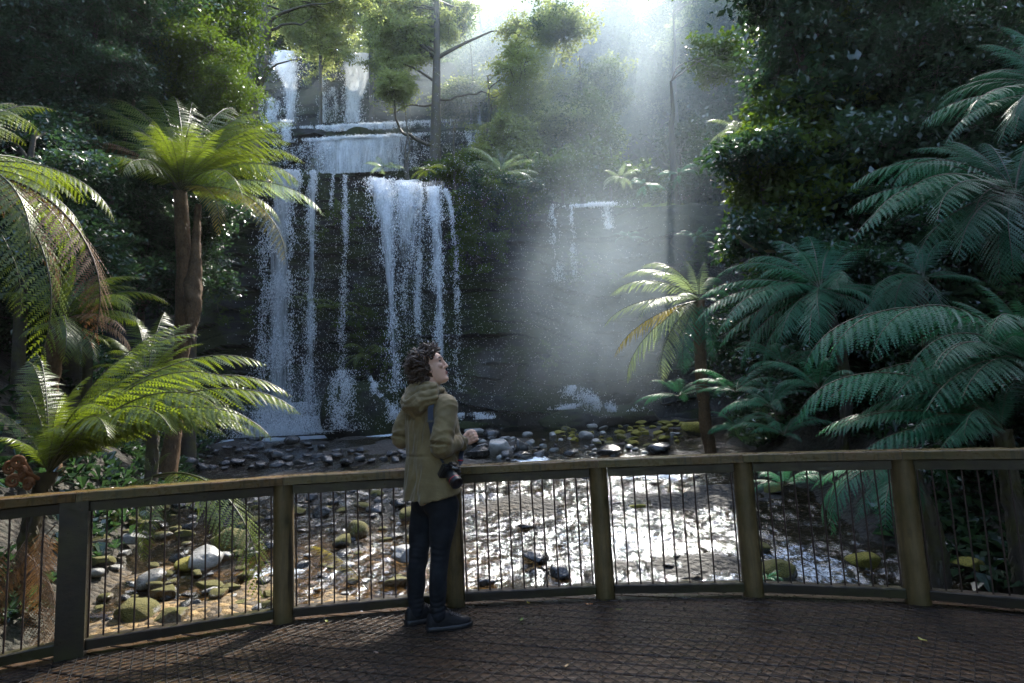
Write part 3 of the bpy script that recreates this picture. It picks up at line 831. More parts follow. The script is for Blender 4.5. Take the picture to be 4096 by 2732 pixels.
# 4 fern between, half brown, in front of the tall trunk
D = 9.0
c4 = at(140, 740, D); b4 = c4.copy(); b4[2] = float(ground_z(b4[0], b4[1]))
t = tag(empty('tree_fern', b4), 'shaded half brown tree fern between the big sunlit fern and the railing', 'tree fern')
fern_trunk(t, b4 - [0, 0, .2], c4, .14, .12, 22)
for px, py, dd, mt in [(325, 640, .6, 'fern'), (310, 700, -.3, 'fern'), (290, 770, -.6, 'fern_dead'), (250, 640, 1.2, 'fern'), (180, 600, .5, 'fern'), (60, 640, .6, 'fern'), (-40, 700, .2, 'fern'), (300, 830, .2, 'fern_dead'), (40, 780, -.6, 'fern'), (150, 840, -.9, 'fern'), (220, 830, -.7, 'fern'), (390, 700, .9, 'fern'), (340, 760, 1.2, 'fern'), (100, 610, 1.5, 'fern')]:
    frond_to(t, c4, at(px, py, D + dd), mt, label='dead brown frond' if mt == 'fern_dead' else None)

more(t, c4, D, [(325, 640, .6), (310, 720, -.3), (250, 640, 1.2), (180, 620, .5), (300, 800, .2), (220, 840, -.6), (380, 710, .8)], 12, 5)
D = 9.6
c9 = at(335, 880, D); b9 = c9.copy(); b9[2] = float(ground_z(b9[0], b9[1]))
t = tag(empty('tree_fern', b9), 'low half shaded fern hiding the foot of the big sunlit tree fern', 'tree fern')
fern_trunk(t, b9 - [0, 0, .2], c9, .10, .09, 23, mat='bark_dark')
tl9 = [(470, 790, .4), (440, 745, .9), (380, 715, 1.0), (300, 730, .8), (230, 780, .3), (200, 850, -.2), (470, 880, -.3), (430, 950, -.8), (330, 960, -1.1), (250, 930, -.8), (500, 930, .2)]
for px, py, dd in tl9: frond_to(t, c9, at(px, py, D + dd), 'fern')
more(t, c9, D, tl9, 12, 9)
# 5 fern leaning over the left rocks under the rail, lit tips
D = 6.3
c5 = at(350, 1095, D); b5 = at(330, 1150, D); b5[2] = float(ground_z(b5[0], b5[1]))
t = tag(empty('ground_fern', b5), 'bright green fern drooping over the creek stones below the left railing', 'fern')
for px, py, dd, mt, vr in [(590, 1385, -.75, 'fern', 'hang_b'), (500, 1260, -.2, 'fern', 'hang_b'), (450, 1200, .2, 'fern', 'hang_b'), (270, 1230, -.3, 'fern', 'hang_b'), (240, 1180, .1, 'fern', 'hang_a'), (330, 1290, -.6, 'fern', 'hang_b'), (395, 1040, .2, 'fern', 'arch_a'), (300, 1030, .1, 'fern', 'arch_b')]:
    frond_to(t, c5, at(px, py, D + dd), mt, vr)
b6 = at(845, 1352, 6.2)
t = tag(empty('fallen_frond', b6), 'yellow-green fallen frond lying on the golden creek bed', 'frond')
frond_to(t, b6, at(705, 1255, 6.5), 'fern_yellow', 'flat_b')
# dead bracken in the dark corner under the left rail
t = tag(empty('dead_fern', at(90, 1400, 4.5)), 'clump of dead rust brown fronds behind the leftmost balusters', 'fern')
for k in range(11):
    rs = random.Random(k + 60)
    bb = at(rs.uniform(20, 135), rs.uniform(1180, 1330), rs.uniform(4.6, 5.6))
    frond_to(t, bb, bb + np.array([rs.uniform(-.4, .4), rs.uniform(-.3, .3), -rs.uniform(.4, .7)]), 'fern_dead', 'hang_a')

# 6 fern on the cliff top
D = 22.7
c6 = at(1150, 398, D); b6 = c6 - [0, 0, .6]
t = tag(empty('tree_fern', b6), 'pale backlit fern standing on the cliff edge right of the tall trunk', 'tree fern')
fern_trunk(t, b6 - [0, 0, .2], c6, .12, .1, 31)
for px, py, dd in [(1065, 342, 0), (1100, 345, .5), (1140, 340, .8), (1175, 345, .4), (1215, 355, .2), (1232, 375, 0), (1240, 400, -.3), (1225, 415, -.6), (1080, 375, -.4), (1070, 395, -.2), (1110, 400, -.7), (1190, 405, -.8), (1130, 362, -.8), (1180, 368, -.7)]:
    frond_to(t, c6, at(px, py, D + dd), 'fern_pale')

# 7 misty fern at the right of the pool
D = 13.0
c7 = at(1605, 690, D); b7 = at(1622, 900, D + .2); b7[2] = float(ground_z(b7[0], b7[1]))
t = tag(empty('tree_fern', b7), 'pale misty tree fern in the light shaft at the right of the pool', 'tree fern')
fern_trunk(t, b7 - [0, 0, .2], c7, .13, .11, 41)
for px, py, dd, mt in [(1385, 752, -.2, 'fern_pale'), (1400, 680, .5, 'fern_pale'), (1425, 640, .7, 'fern_pale'), (1470, 615, 1.0, 'fern_pale'), (1500, 640, -.8, 'fern_pale'), (1465, 735, -1.0, 'fern_pale'), (1410, 820, -.3, 'fern_yellow'), (1440, 880, .3, 'fern_pale'), (1520, 880, -.6, 'fern_pale'), (1570, 860, -1, 'fern_shade'),
                       (1575, 600, .3, 'fern_pale'), (1618, 600, .4, 'fern_pale'), (1680, 690, .3, 'fern_shade'), (1700, 740, -.4, 'fern_shade'), (1660, 650, .9, 'fern_shade'), (1640, 830, -.7, 'fern_shade'), (1545, 700, -1.3, 'fern_pale'), (1500, 790, -1.1, 'fern_pale')]:
    frond_to(t, c7, at(px, py, D + dd), mt)

# 8-13 the right bank ferns, blue-green shade put into their colour
def right_fern(label, cp, D, tips, seed, mat='fern_shade', trunk=.09):
    c = at(*cp, D); b = c.copy(); b[2] = min(float(ground_z(b[0], b[1])), c[2] - .1)
    t = tag(empty('tree_fern', b), label, 'tree fern')
    if c[2] - b[2] > .3: fern_trunk(t, b - [0, 0, .2], c, trunk, trunk * .85, seed, mat='bark_dark')
    for q in tips:
        frond_to(t, c, at(q[0], q[1], D + q[2]), q[3] if len(q) > 3 else mat, label='dead frond' if len(q) > 3 and q[3] == 'fern_dead' else None)
    more(t, c, D, [(*q[:3], mat) for q in tips], len(tips), seed)
    return t


right_fern('shade-tinted teal tree fern whose layered fronds reach left over the misty fern', (1885, 668), 10.5, [(1592, 748, -.3), (1600, 690, .2), (1640, 640, .8), (1700, 610, 1.2), (1765, 560, 1.5), (1850, 550, 1.6), (1680, 730, -.9), (1760, 700, -1.2), (1650, 800, .2), (1700, 850, .3), (1790, 790, -1.4), (1960, 570, 1.2), (2030, 600, .8), (2060, 680, .2), (2040, 760, -.4), (1880, 780, -1.5), (1830, 590, -1.0), (1950, 650, -1.5), (1740, 640, -.4)], 51)
right_fern('high shade-tinted teal tree fern reaching in from the right edge with long level fronds', (2330, 450), 9.0, [(1945, 440, .3), (1940, 492, -.1), (1955, 560, -.5), (2010, 400, .9), (2080, 350, 1.2), (2100, 610, -.9), (2160, 330, .6), (1990, 530, -1.1), (2200, 600, -1.4), (2250, 330, .9), (2060, 470, -1.3), (2330, 640, -1.2), (2150, 520, -1.6), (2400, 330, .5), (2450, 450, 0)], 52)
right_fern('near shade-tinted teal fern with one long arched frond above the right railing', (2380, 850), 6.6, [(1842, 860, .2), (1960, 775, .7), (1880, 940, -.3), (2000, 830, -.6), (2100, 720, .7), (2180, 690, .3), (2050, 920, -.9), (2240, 650, .2), (2330, 680, -.2), (2150, 860, -1.1), (2120, 960, -1.2), (2270, 780, -1.2), (2100, 800, .2)], 53)
right_fern('low shade-tinted teal fern with overlapping drooping fronds just above the right end of the railing', (2300, 985), 5.9, [(1825, 975, .3), (1900, 1010, .1), (1930, 920, .6), (1960, 1060, -.1), (2030, 940, .1), (2090, 1000, -.4), (2150, 900, .5), (2180, 1030, -.6), (2240, 890, .3), (2350, 880, .3), (2060, 1040, .4), (1990, 985, .6)], 54)
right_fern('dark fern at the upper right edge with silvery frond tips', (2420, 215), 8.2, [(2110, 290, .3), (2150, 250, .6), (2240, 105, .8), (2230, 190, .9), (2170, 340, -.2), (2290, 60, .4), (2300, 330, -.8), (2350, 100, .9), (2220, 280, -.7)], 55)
right_fern('fern drooping behind the balusters left of the rightmost post', (2080, 1065), 5.9, [(1915, 1235, -.1, 'fern_shade'), (1965, 1200, -.3), (2010, 1180, -.4), (1990, 1130, -.5), (2060, 1200, -.5), (1930, 1110, .3), (1880, 1120, .6), (2120, 1180, -.3), (2200, 1120, .2)], 56)
right_fern('mid sized fern in deep shade behind the shade-tinted ferns', (2120, 640), 10.2, [(1960, 760, -.5), (2000, 620, .8), (2080, 560, .8), (2200, 560, .5), (2260, 650, 0), (2180, 760, -.8), (2060, 790, -1), (2000, 700, -1)], 57)
rr_ = [(1560, 910, 12.5, .9, 'small shaded fern at the water edge below the misty fern'), (1690, 900, 10.5, .95, 'small fern left of the mossy bank under the teal ferns'), (1770, 935, 9.5, .9, 'small grey-green fern with pale tips on the dark right bank'), (1690, 985, 10.8, .7, 'tiny dark fern beside the bright mossy boulder'),
       (1800, 1000, 9.2, .8, 'tiny shade-tinted teal fern above the rail between the fourth and fifth posts'), (1880, 895, 8.8, 1.0, 'compact dark fern under the long arched frond'), (1800, 840, 10, 1.0, 'fern seedling on the bank beneath the layered shade-tinted fern'), (1800, 1115, 6.9, .55, 'small bright fern behind the balusters right of the fifth post'), (1760, 1330, 6.0, .22, 'tiny sprig of fern on the mossy boulder behind the fifth bay')]
for i, (px, py, D, L, lb) in enumerate(rr_):
    c = at(px, py, D); b = c.copy(); b[2] -= .15
    fern('small_fern', lb, b, c, 11, L, 'fern_shade', 70 + i, ('arch_a', 'arch_b', 'flat_a', 'flat_c', 'up_b'), 0, 'fern')

# ferns growing on the wet cliff and the slopes
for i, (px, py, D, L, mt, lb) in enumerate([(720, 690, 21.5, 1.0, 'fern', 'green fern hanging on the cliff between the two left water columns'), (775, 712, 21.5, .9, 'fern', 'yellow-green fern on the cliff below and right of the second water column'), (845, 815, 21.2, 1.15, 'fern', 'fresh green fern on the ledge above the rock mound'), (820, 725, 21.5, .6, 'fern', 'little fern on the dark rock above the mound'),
                                        (1425, 408, 22.8, .95, 'fern_pale', 'bright backlit fern above the small right waterfall'), (1480, 425, 23.2, .9, 'fern_shade', 'hazy fern right of the bright backlit fern above the ledge'), (1690, 290, 17, 1.0, 'fern_pale', 'white glinting fern at the left edge of the dark right tree'), (1600, 545, 20, .8, 'fern_shade', 'drooping fern on the shaded cliff right of the mist'), (1440, 545, 21.4, .7, 'fern_shade', 'hazy fern clinging to the cliff below the small waterfall'),
                                        (1560, 400, 22.6, .9, 'fern_shade', 'dim fern on the plateau near the right tree'), (880, 385, 24, .9, 'fern_pale', 'small fern at the lip of the waterfall left of the tall trunk'), (980, 390, 23.5, .9, 'fern', 'low fern at the foot of the tall trunk')]):
    c = at(px, py, D); b = c - [0, -.25, .12]
    fern('cliff_fern', lb, b, c, 10, L, mt, 90 + i, ('arch_a', 'arch_c', 'flat_a', 'flat_c', 'low_a', 'hang_b'), 0, 'fern', az=(R(175), R(365)) if 500 < py < 900 else None)
# ---------------------------------------------------------------- leafy branches, trees, shrubs
def spray_arrays(seed, nleaf, leaf, ntwig=16, flat=.55, spread=.13, asp=.5, droop=.12):
    """a leafy bough about one metre in radius: twigs with leaves set along them"""
    rs = np.random.RandomState(seed); b = MB(); C = []; Dm = []
    for k in range(ntwig):
        d = rs.normal(0, 1, 3); d[2] *= flat; d /= np.linalg.norm(d)
        L = rs.uniform(.55, 1.05); t = np.linspace(0, 1, 9)
        P = d * (t * L)[:, None] + (rs.normal(0, .16, 3) * (t ** 2)[:, None]) - np.array([0, 0, 1]) * (droop * t ** 2)[:, None]
        b.tube(P, np.interp(t, [0, 1], [.014, .003]), 4, 1, cap=False)
        for j in range(5):
            i0 = rs.randint(3, 8); dd = np.cross(d, rs.normal(0, 1, 3)); dd[2] *= .4; dd /= np.linalg.norm(dd) + 1e-6
            q = P[i0] + dd * np.linspace(0, rs.uniform(.15, .4), 4)[:, None] - np.array([0, 0, .05]) * (np.linspace(0, 1, 4) ** 2)[:, None]
            b.tube(q, [.005, .004, .003, .002], 3, 1, cap=False)
            C.append(q[1 + rs.randint(0, 3)]); Dm.append(dd)
        for j in range(5): C.append(P[rs.randint(3, 9)]); Dm.append(d)
    C = np.array(C); Dm = np.array(Dm)
    i = rs.randint(0, len(C), nleaf)
    p = C[i] + rs.normal(0, spread, (nleaf, 3)) * [1, 1, .55]
    ax = Dm[i] * .7 + rs.normal(0, .7, (nleaf, 3)); ax[:, 2] -= .25; ax /= np.linalg.norm(ax, axis=1)[:, None]
    nr = np.array([0, 0, 1.0]) + rs.normal(0, .55, (nleaf, 3))
    sd = np.cross(ax, nr); sd /= np.linalg.norm(sd, axis=1)[:, None] + 1e-9
    ls = leaf * rs.uniform(.65, 1.25, nleaf)[:, None]
    up = np.cross(sd, ax)
    v = np.stack([p - ax * ls, p + sd * ls * asp + up * ls * .12, p + ax * ls, p - sd * ls * asp + up * ls * .12], 1).reshape(-1, 3)
    f = np.arange(len(v)).reshape(-1, 4)
    b.add(v, np.concatenate([f[:, [0, 1, 2]], f[:, [0, 2, 3]]]), 0, False)
    return b


SP = {'fine': [spray_arrays(s, 3000, .042) for s in (1, 2, 3)], 'mid': [spray_arrays(s, 1900, .062, spread=.15) for s in (11, 12, 13)],
      'big': [spray_arrays(s, 700, .10, 12, .8, .17, .55) for s in (21, 22)], 'airy': [spray_arrays(s, 750, .06, 11, .5, .10) for s in (31, 32)]}
_sm = {}


def spray(kind, i, mat, bark='bark_dark'):
    k = (kind, i, mat)
    if k not in _sm: _sm[k] = SP[kind][i].mesh('foliage_' + kind, [M[mat], M[bark]])
    return _sm[k]


def in_poly(x, y, P):
    c = False; j = len(P) - 1
    for i in range(len(P)):
        if (P[i][1] > y) != (P[j][1] > y) and x < (P[j][0] - P[i][0]) * (y - P[i][1]) / (P[j][1] - P[i][1]) + P[i][0]: c = not c
        j = i
    return c


def tree(name, label, base, trunk_pts, r0, poly, D, n, rad, kind, mat, seed, bark='bark_dark', cat='tree', limbs=7, group=None, keep=None, squash=.85, over=(), free=False):
    """trunk through trunk_pts (world), boughs spread over the outline poly, each at its own depth between D[0] and D[1]"""
    rs = random.Random(seed); base = np.array(base, float)
    t = tag(empty(name, base), label, cat, group)
    pts = np.array(trunk_pts, float) - base
    b = MB()
    # smooth the trunk line
    tt = np.linspace(0, len(pts) - 1, 8 * len(pts)); P = np.stack([np.interp(tt, range(len(pts)), pts[:, i]) for i in range(3)], -1)
    for _ in range(6): P[1:-1] = (P[:-2] + 2 * P[1:-1] + P[2:]) / 4
    rr = np.interp(np.linspace(0, 1, len(P)), [0, .06, .5, 1], [r0 * 1.5, r0, r0 * .72, r0 * .3])
    b.tube(P, rr, 12)
    xs_ = [p[0] for p in poly]; ys_ = [p[1] for p in poly]; pos = []
    tries = 0
    while len(pos) < n and tries < 4000 and poly:
        tries += 1
        x, y = rs.uniform(min(xs_), max(xs_)), rs.uniform(min(ys_), max(ys_))
        if not in_poly(x, y, poly): continue
        q = at(x, y, rs.uniform(*D))
        if keep and not keep(q): continue
        if not free and shades(q, rad): continue
        pos.append(q)
    shown = len(pos)
    for c, h, m_, s_ in over:                                    # unseen boughs added outside the view to cut sky and sun
        for k in range(m_):
            q = np.array(c) + np.array(h) * [rs.uniform(-1, 1) for _ in range(3)]
            if not shades(q, s_): pos.append(q)
    for k in range(min(limbs, shown)):
        q = pos[k] - base
        i = min(range(len(P)), key=lambda j: np.linalg.norm(P[j] - q + np.array([0, 0, .35 * np.linalg.norm(P[j] - q)])))
        a = P[i]; L = np.linalg.norm(q - a); s = np.linspace(0, 1, 12)
        c = a + (q - a) * s[:, None] + np.array([rs.uniform(-.12, .12), rs.uniform(-.12, .12), rs.uniform(.02, .2)]) * L * np.sin(s * math.pi)[:, None] + .05 * L * np.stack([vnoise(np.stack([s * 4, s * 0 + k, s * 0 + j], -1), seed) for j in range(3)], -1) * s[:, None]
        b.tube(c, np.interp(s, [0, 1], [min(rr[i] * .6, .03 + .02 * L), .012]), 6, cap=False)
    b.build('trunk', M[bark], t)
    for q in pos:
        s = rad * rs.uniform(.7, 1.25) * (1 if shown > 0 else 1.6 / rad); shown -= 1
        m_ = mat if not isinstance(mat, (list, tuple)) else rs.choice(mat)
        put('foliage', spray(kind, rs.randrange(len(SP[kind])), m_), t, q - base, (rs.uniform(-.35, .35), rs.uniform(-.35, .35), rs.uniform(0, 6.28)), (s, s, s * squash))
    return t


def gnd_at(px, py, D):
    q = at(px, py, D); q[2] = float(ground_z(q[0], q[1])) - .3; return q


# left wall of forest
B = gnd_at(440, 400, 15.5)
tree('forest_tree', 'dense glossy small leaved tree behind the big sunlit fern beside the upper falls', B, [B, at(445, 420, 15.5), at(470, 250, 15.6), at(500, 90, 15.7)], .16, [(430, 60), (530, 150), (585, 225), (606, 300), (590, 390), (480, 420), (330, 420), (330, 200)], (14.2, 16.8), 46, .95, 'fine', 'leaf', 101)
B = gnd_at(395, 300, 17)
tree('forest_tree', 'leaning grey stemmed tree high on the left with leaves fading into shade', B, [B, at(405, 250, 17), at(440, 130, 17.2), at(480, -60, 17.5)], .14, [(330, -60), (545, -60), (540, 110), (500, 190), (430, 210), (330, 160)], (16, 19), 40, 1.25, 'fine', 'leaf', 102, 'bark')
B = gnd_at(180, 300, 13.5)
tree('forest_tree', 'dark shaded tree filling the upper left corner', B, [B, at(190, 260, 13.5), at(160, 60, 13.5), at(150, -120, 13.5)], .17, [(-80, -100), (360, -100), (350, 120), (300, 260), (100, 320), (-80, 300)], (12, 15.5), 60, 1.15, 'fine', 'leaf_dark', 103, over=(((-11, 9, 15), (5, 6, 2.5), 16, 1.6), ((-9, 1, 9), (4, 4, 2.5), 20, 1.6), ((-5, -1, 5.5), (2.5, 2.2, 1.2), 14, 1.3)))  # the over boughs are added out of view to darken the left
B = gnd_at(330, 500, 14.5)
tree('forest_tree', 'dark undergrowth tree between the left ferns and the cliff', B, [B, at(330, 430, 14.5), at(320, 330, 14.5)], .10, [(180, 300), (420, 330), (520, 470), (510, 620), (420, 700), (250, 620), (120, 500)], (13.2, 15.5), 52, .8, 'mid', 'leaf_dark', 104)
B = gnd_at(60, 500, 10)
tree('forest_tree', 'black green leafy thicket behind the fern at the left edge', B, [B, at(60, 420, 10), at(80, 300, 10)], .10, [(-120, 250), (120, 260), (210, 420), (220, 640), (100, 760), (-120, 760)], (9.6, 12), 46, .8, 'mid', 'leaf_dark', 105)
# slim bare trunk between the left ferns
t = tag(empty('slim_tree', gnd_at(210, 640, 12.9)), 'slim bare leaning trunk left of the big sunlit tree fern', 'tree trunk')
P0 = np.array(t.location); b = MB(); q = np.array([P0, at(205, 640, 12.9), at(225, 560, 12.9), at(252, 470, 13.0), at(275, 380, 13.2), at(298, 270, 13.4), at(330, 150, 13.7)]) - P0
b.tube(q, [.11, .085, .08, .065, .05, .036, .012], 9); b.build('trunk', M['bark_dark'], t)

# curved tree at the left of the upper falls
D = 20.5
B = gnd_at(575, 200, D); B2 = at(575, 205, D)
t7 = tree('forest_tree', 'dark curved trunk tree leaning over the upper falls at top left', B, [B2 - [0, 0, 2.5], B2, at(596, 180, D), at(606, 120, D), at(606, 50, D), at(612, -60, D)], .27,
     [(655, -80), (900, -80), (860, 20), (790, 70), (700, 60), (660, 50)], (D + .5, D + 5), 30, .95, 'airy', 'leaf_light', 106, 'bark_dark', limbs=16)
# hand placed boughs seen against the falls
o3 = np.array(t7.location)
for pts, r in (([(612, 95), (622, 50), (660, 22), (720, 12), (780, 0)], .09), ([(618, 70), (650, 60), (690, 55), (720, 40)], .06), ([(585, 165), (572, 120), (562, 70)], .06), ([(600, 165), (640, 150), (690, 135)], .05), ([(612, 60), (590, 20), (570, -20)], .07)):
    P = np.array([at(x, y, D - .2 * i) for i, (x, y) in enumerate(pts)]) - o3
    tt = np.linspace(0, len(P) - 1, 24); P = np.stack([np.interp(tt, range(len(P)), P[:, i]) for i in range(3)], -1); P[1:-1] = (P[:-2] + 2 * P[1:-1] + P[2:]) / 4
    P += .05 * np.stack([vnoise(np.stack([tt * 2, tt * 0 + j, tt * 0], -1), 7) for j in range(3)], -1)
    b = MB(); b.tube(P, np.linspace(r, .012, len(P)), 7); b.build('bough', M['bark_dark'], t7)

# the tall trunk in the middle, on the plateau
D = 28.5
B = gnd_at(1000, 400, D)
t8 = tree('forest_tree', 'tall straight trunk tree standing at the cliff top in the middle of the picture', B, [B, at(998, 390, D), at(1001, 250, D), at(1003, 120, D), at(1003, -80, D)], .33,
     [(840, -60), (1180, -60), (1200, 60), (1150, 200), (1070, 240), (960, 150), (890, 230), (850, 60)], (D - 1, D + 3), 70, .95, 'airy', 'leaf_light', 107, 'bark', limbs=18)
o3 = np.array(t8.location); tw = []
for pts, r in (([(995, 335), (950, 320), (915, 300), (912, 270), (905, 210), (912, 180)], .10), ([(1005, 230), (1060, 225), (1100, 210), (1135, 222), (1170, 215)], .06), ([(1000, 130), (960, 100), (920, 70), (880, 40)], .09), ([(998, 240), (940, 245), (890, 260)], .06)):
    P = np.array([at(x, y, D - .25 * i) for i, (x, y) in enumerate(pts)]) - o3
    tt = np.linspace(0, len(P) - 1, 28); P = np.stack([np.interp(tt, range(len(P)), P[:, i]) for i in range(3)], -1); P[1:-1] = (P[:-2] + 2 * P[1:-1] + P[2:]) / 4
    P += .09 * np.stack([vnoise(np.stack([tt * 2.3, tt * 0 + j, tt * 0 + r], -1), 7) for j in range(3)], -1)
    b = MB(); b.tube(P, np.linspace(r, .014, len(P)), 7); b.build('bough', M['bark'], t8); tw += [P[9], P[14], P[19], P[23], P[27]]

rs = random.Random(5)
for P in tw:
    if shades(P + o3, .1): continue
    put('foliage', spray('airy', rs.randrange(2), 'leaf_light'), t8, P + np.array([0, 0, .1]), (rs.uniform(-.3, .3), rs.uniform(-.3, .3), rs.uniform(0, 6)), rs.uniform(.7, 1.3))

# hazy trees behind and right of the tall trunk
def back_tree(label, px, py0, D, poly, n, rad, kind, mat, seed, r0=.25, spread=2.5, bark='bark', keep=None):
    free = D > 45 and px > 1300
    B = gnd_at(px, py0, D)
    y1 = py0 * .35 + min(p[1] for p in poly) * .65
    return tree('forest_tree', label, B, [B, at(px, py0 - 40, D), at(px + 6, (py0 + y1) / 2, D), at(px, y1, D)], r0 * .6, poly, (D - spread, D + spread), n, rad, kind, mat, seed, bark, keep=keep, free=free)


back_tree('hazy tree crown directly right of the tall trunk above the cliff top shrub', 1120, 330, 29, [(1030, 120), (1180, 90), (1260, 190), (1260, 330), (1180, 400), (1090, 330), (1040, 250)], 60, 1.2, 'airy', 'leaf_light', 111)
back_tree('broad hazy tree in the middle of the light shafts', 1330, 330, 31, [(1180, 60), (1330, 20), (1450, 80), (1440, 220), (1380, 320), (1250, 330), (1200, 200)], 54, 1.35, 'mid', ['leaf_light', 'leaf'], 112)
back_tree('glinting broad leaved tree left of the dark right tree', 1540, 330, 24, [(1480, 150), (1560, 110), (1650, 130), (1640, 250), (1590, 300), (1480, 330), (1430, 250)], 40, 1.15, 'big', ['leaf', 'leaf_light'], 113)
back_tree('rounded glinting shrubby tree above the small right waterfall', 1290, 440, 25, [(1240, 290), (1310, 270), (1350, 330), (1330, 420), (1250, 430)], 16, .95, 'big', 'leaf', 114, .12, 1)
back_tree('rounded tree beside the rounded glinting one, partly in shade', 1400, 430, 26, [(1340, 280), (1430, 270), (1480, 330), (1470, 420), (1360, 430)], 17, 1.05, 'big', 'leaf', 115, .12, 1)
back_tree('dim grey-green tree at the foot of the light shafts', 1560, 440, 25, [(1480, 330), (1640, 300), (1660, 420), (1620, 460), (1490, 440)], 22, 1.1, 'mid', 'leaf_dark', 116, .15, 1.2)
back_tree('tall thin stemmed tree with bright leaves at the top right of the glow', 1545, 200, 36, [(1450, -60), (1700, -60), (1680, 60), (1600, 110), (1450, 120)], 24, 1.7, 'mid', ['leaf_light', 'leaf'], 117, .25, 3)
back_tree('sunlit tree in the brightest part of the glow at the top', 1240, 150, 42, [(1150, -80), (1460, -80), (1450, 60), (1330, 90), (1180, 90)], 26, 2.0, 'mid', ['leaf_light', 'leaf'], 118, .3, 3)
back_tree('airy tree overhanging the bright upper fall', 850, 110, 35.5, [(740, -60), (960, -60), (950, 90), (905, 120), (880, 60), (800, 80), (745, 60)], 40, 1.5, 'airy', 'leaf_light', 119, .25, 2)
back_tree('airy tree between the two bright streams of the upper falls', 735, 150, 33, [(640, -40), (790, -40), (780, 110), (745, 170), (700, 175), (690, 100), (650, 60)], 36, 1.25, 'airy', 'leaf_light', 120, .18, 2)
back_tree('young yellow-green tree left of the tall trunk with thin hanging boughs', 930, 380, 27.5, [(900, 190), (960, 180), (990, 260), (985, 330), (920, 320), (890, 260)], 20, .8, 'airy', 'leaf_light', 127, .08, 1)
back_tree('hazy tree on the slope just right of the tall trunk, high above the side stream', 1080, 260, 33.5, [(1015, 30), (1130, 20), (1180, 120), (1150, 240), (1040, 240)], 44, 1.3, 'mid', ['leaf_light', 'leaf'], 128, .1, 1.5)
back_tree('hazy tree between the bright top fall and the tall trunk', 940, 250, 35.0, [(890, 40), (990, 20), (1000, 200), (960, 260), (895, 200)], 32, 1.2, 'mid', ['leaf_light', 'leaf'], 129, .1, 1.5)
back_tree('bushy dark tree at the left foot of the tall trunk', 935, 400, 25, [(900, 330), (985, 230), (1000, 400), (900, 400), (870, 390)], 16, .8, 'mid', 'leaf', 121, .1, 1)
back_tree('leafy tree right of the trunk over the thin side stream', 1040, 330, 27.5, [(1010, 250), (1060, 260), (1100, 350), (1060, 400), (1010, 400)], 14, .9, 'mid', 'leaf', 122, .1, 1)
B = gnd_at(1130, 150, 46)
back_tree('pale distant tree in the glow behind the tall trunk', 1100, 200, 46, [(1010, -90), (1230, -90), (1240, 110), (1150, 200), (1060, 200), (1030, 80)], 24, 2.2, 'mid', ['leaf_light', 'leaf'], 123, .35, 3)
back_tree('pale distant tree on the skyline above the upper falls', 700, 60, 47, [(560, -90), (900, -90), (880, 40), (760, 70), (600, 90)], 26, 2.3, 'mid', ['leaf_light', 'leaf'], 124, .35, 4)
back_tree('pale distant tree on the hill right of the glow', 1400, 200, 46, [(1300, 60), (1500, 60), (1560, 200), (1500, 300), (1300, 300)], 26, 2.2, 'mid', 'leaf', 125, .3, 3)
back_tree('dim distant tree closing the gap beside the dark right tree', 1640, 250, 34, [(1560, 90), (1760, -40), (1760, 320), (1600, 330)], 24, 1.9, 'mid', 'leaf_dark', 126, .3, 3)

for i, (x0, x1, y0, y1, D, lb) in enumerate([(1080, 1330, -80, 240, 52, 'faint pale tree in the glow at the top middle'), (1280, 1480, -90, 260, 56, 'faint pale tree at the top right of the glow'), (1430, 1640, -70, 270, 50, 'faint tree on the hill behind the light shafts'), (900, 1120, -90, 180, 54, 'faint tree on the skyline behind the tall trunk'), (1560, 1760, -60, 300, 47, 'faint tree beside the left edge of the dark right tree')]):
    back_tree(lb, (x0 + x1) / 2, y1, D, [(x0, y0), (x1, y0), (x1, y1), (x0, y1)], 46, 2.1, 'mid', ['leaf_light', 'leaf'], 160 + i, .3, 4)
# the dark trees on the right
B = gnd_at(1860, 600, 15.5)
tree('forest_tree', 'big dark glossy leaved tree right of the light shafts, glinting along its left edge', B, [B, at(1850, 560, 15.5), at(1830, 400, 15.6), at(1850, 200, 15.8), at(1830, -80, 16)], .2, [(1745, -60), (2010, -60), (2060, 180), (2040, 400), (1980, 560), (1850, 560), (1800, 420), (1750, 300), (1730, 130)], (14, 17.5), 64, 1.15, 'big', ['leaf_dark', 'leaf_dark', 'leaf'], 131, limbs=14, over=(((6.4, 17.5, 15.7), (1.8, 1.0, .5), 10, 1.2), ((3.2, 17.5, 15.7), (1.6, 1.0, .5), 3, 1.1)))  # the over boughs are added above the view to shade the deck
B = gnd_at(1760, 600, 13.8)
tree('forest_tree', 'rounded glossy leaved tree low on the right, above the layered shade-tinted fern', B, [B, at(1770, 590, 13.8), at(1760, 480, 13.8), at(1740, 360, 13.9)], .13, [(1690, 330), (1780, 320), (1840, 420), (1830, 540), (1740, 580), (1665, 540), (1650, 450)], (12.9, 14.6), 34, .85, 'big', ['leaf', 'leaf_dark'], 132, limbs=8)
B = gnd_at(2180, 500, 14)
tree('forest_tree', 'black shaded tree behind the high shade-tinted fern at the upper right', B, [B, at(2180, 450, 14), at(2160, 250, 14), at(2170, -60, 14)], .16, [(2000, -80), (2440, -80), (2440, 420), (2250, 520), (2050, 500), (2030, 250)], (12.5, 16.5), 64, 1.3, 'mid', 'leaf_dark', 133, limbs=10, over=(((11, 10, 16), (5, 6, 2.5), 16, 1.6), ((9, 1, 9), (4, 4, 2.5), 20, 1.6), ((5.5, -1, 5.5), (2.5, 2.2, 1.2), 14, 1.3)))  # its over boughs are added out of view to darken the right
B = gnd_at(2150, 720, 12)
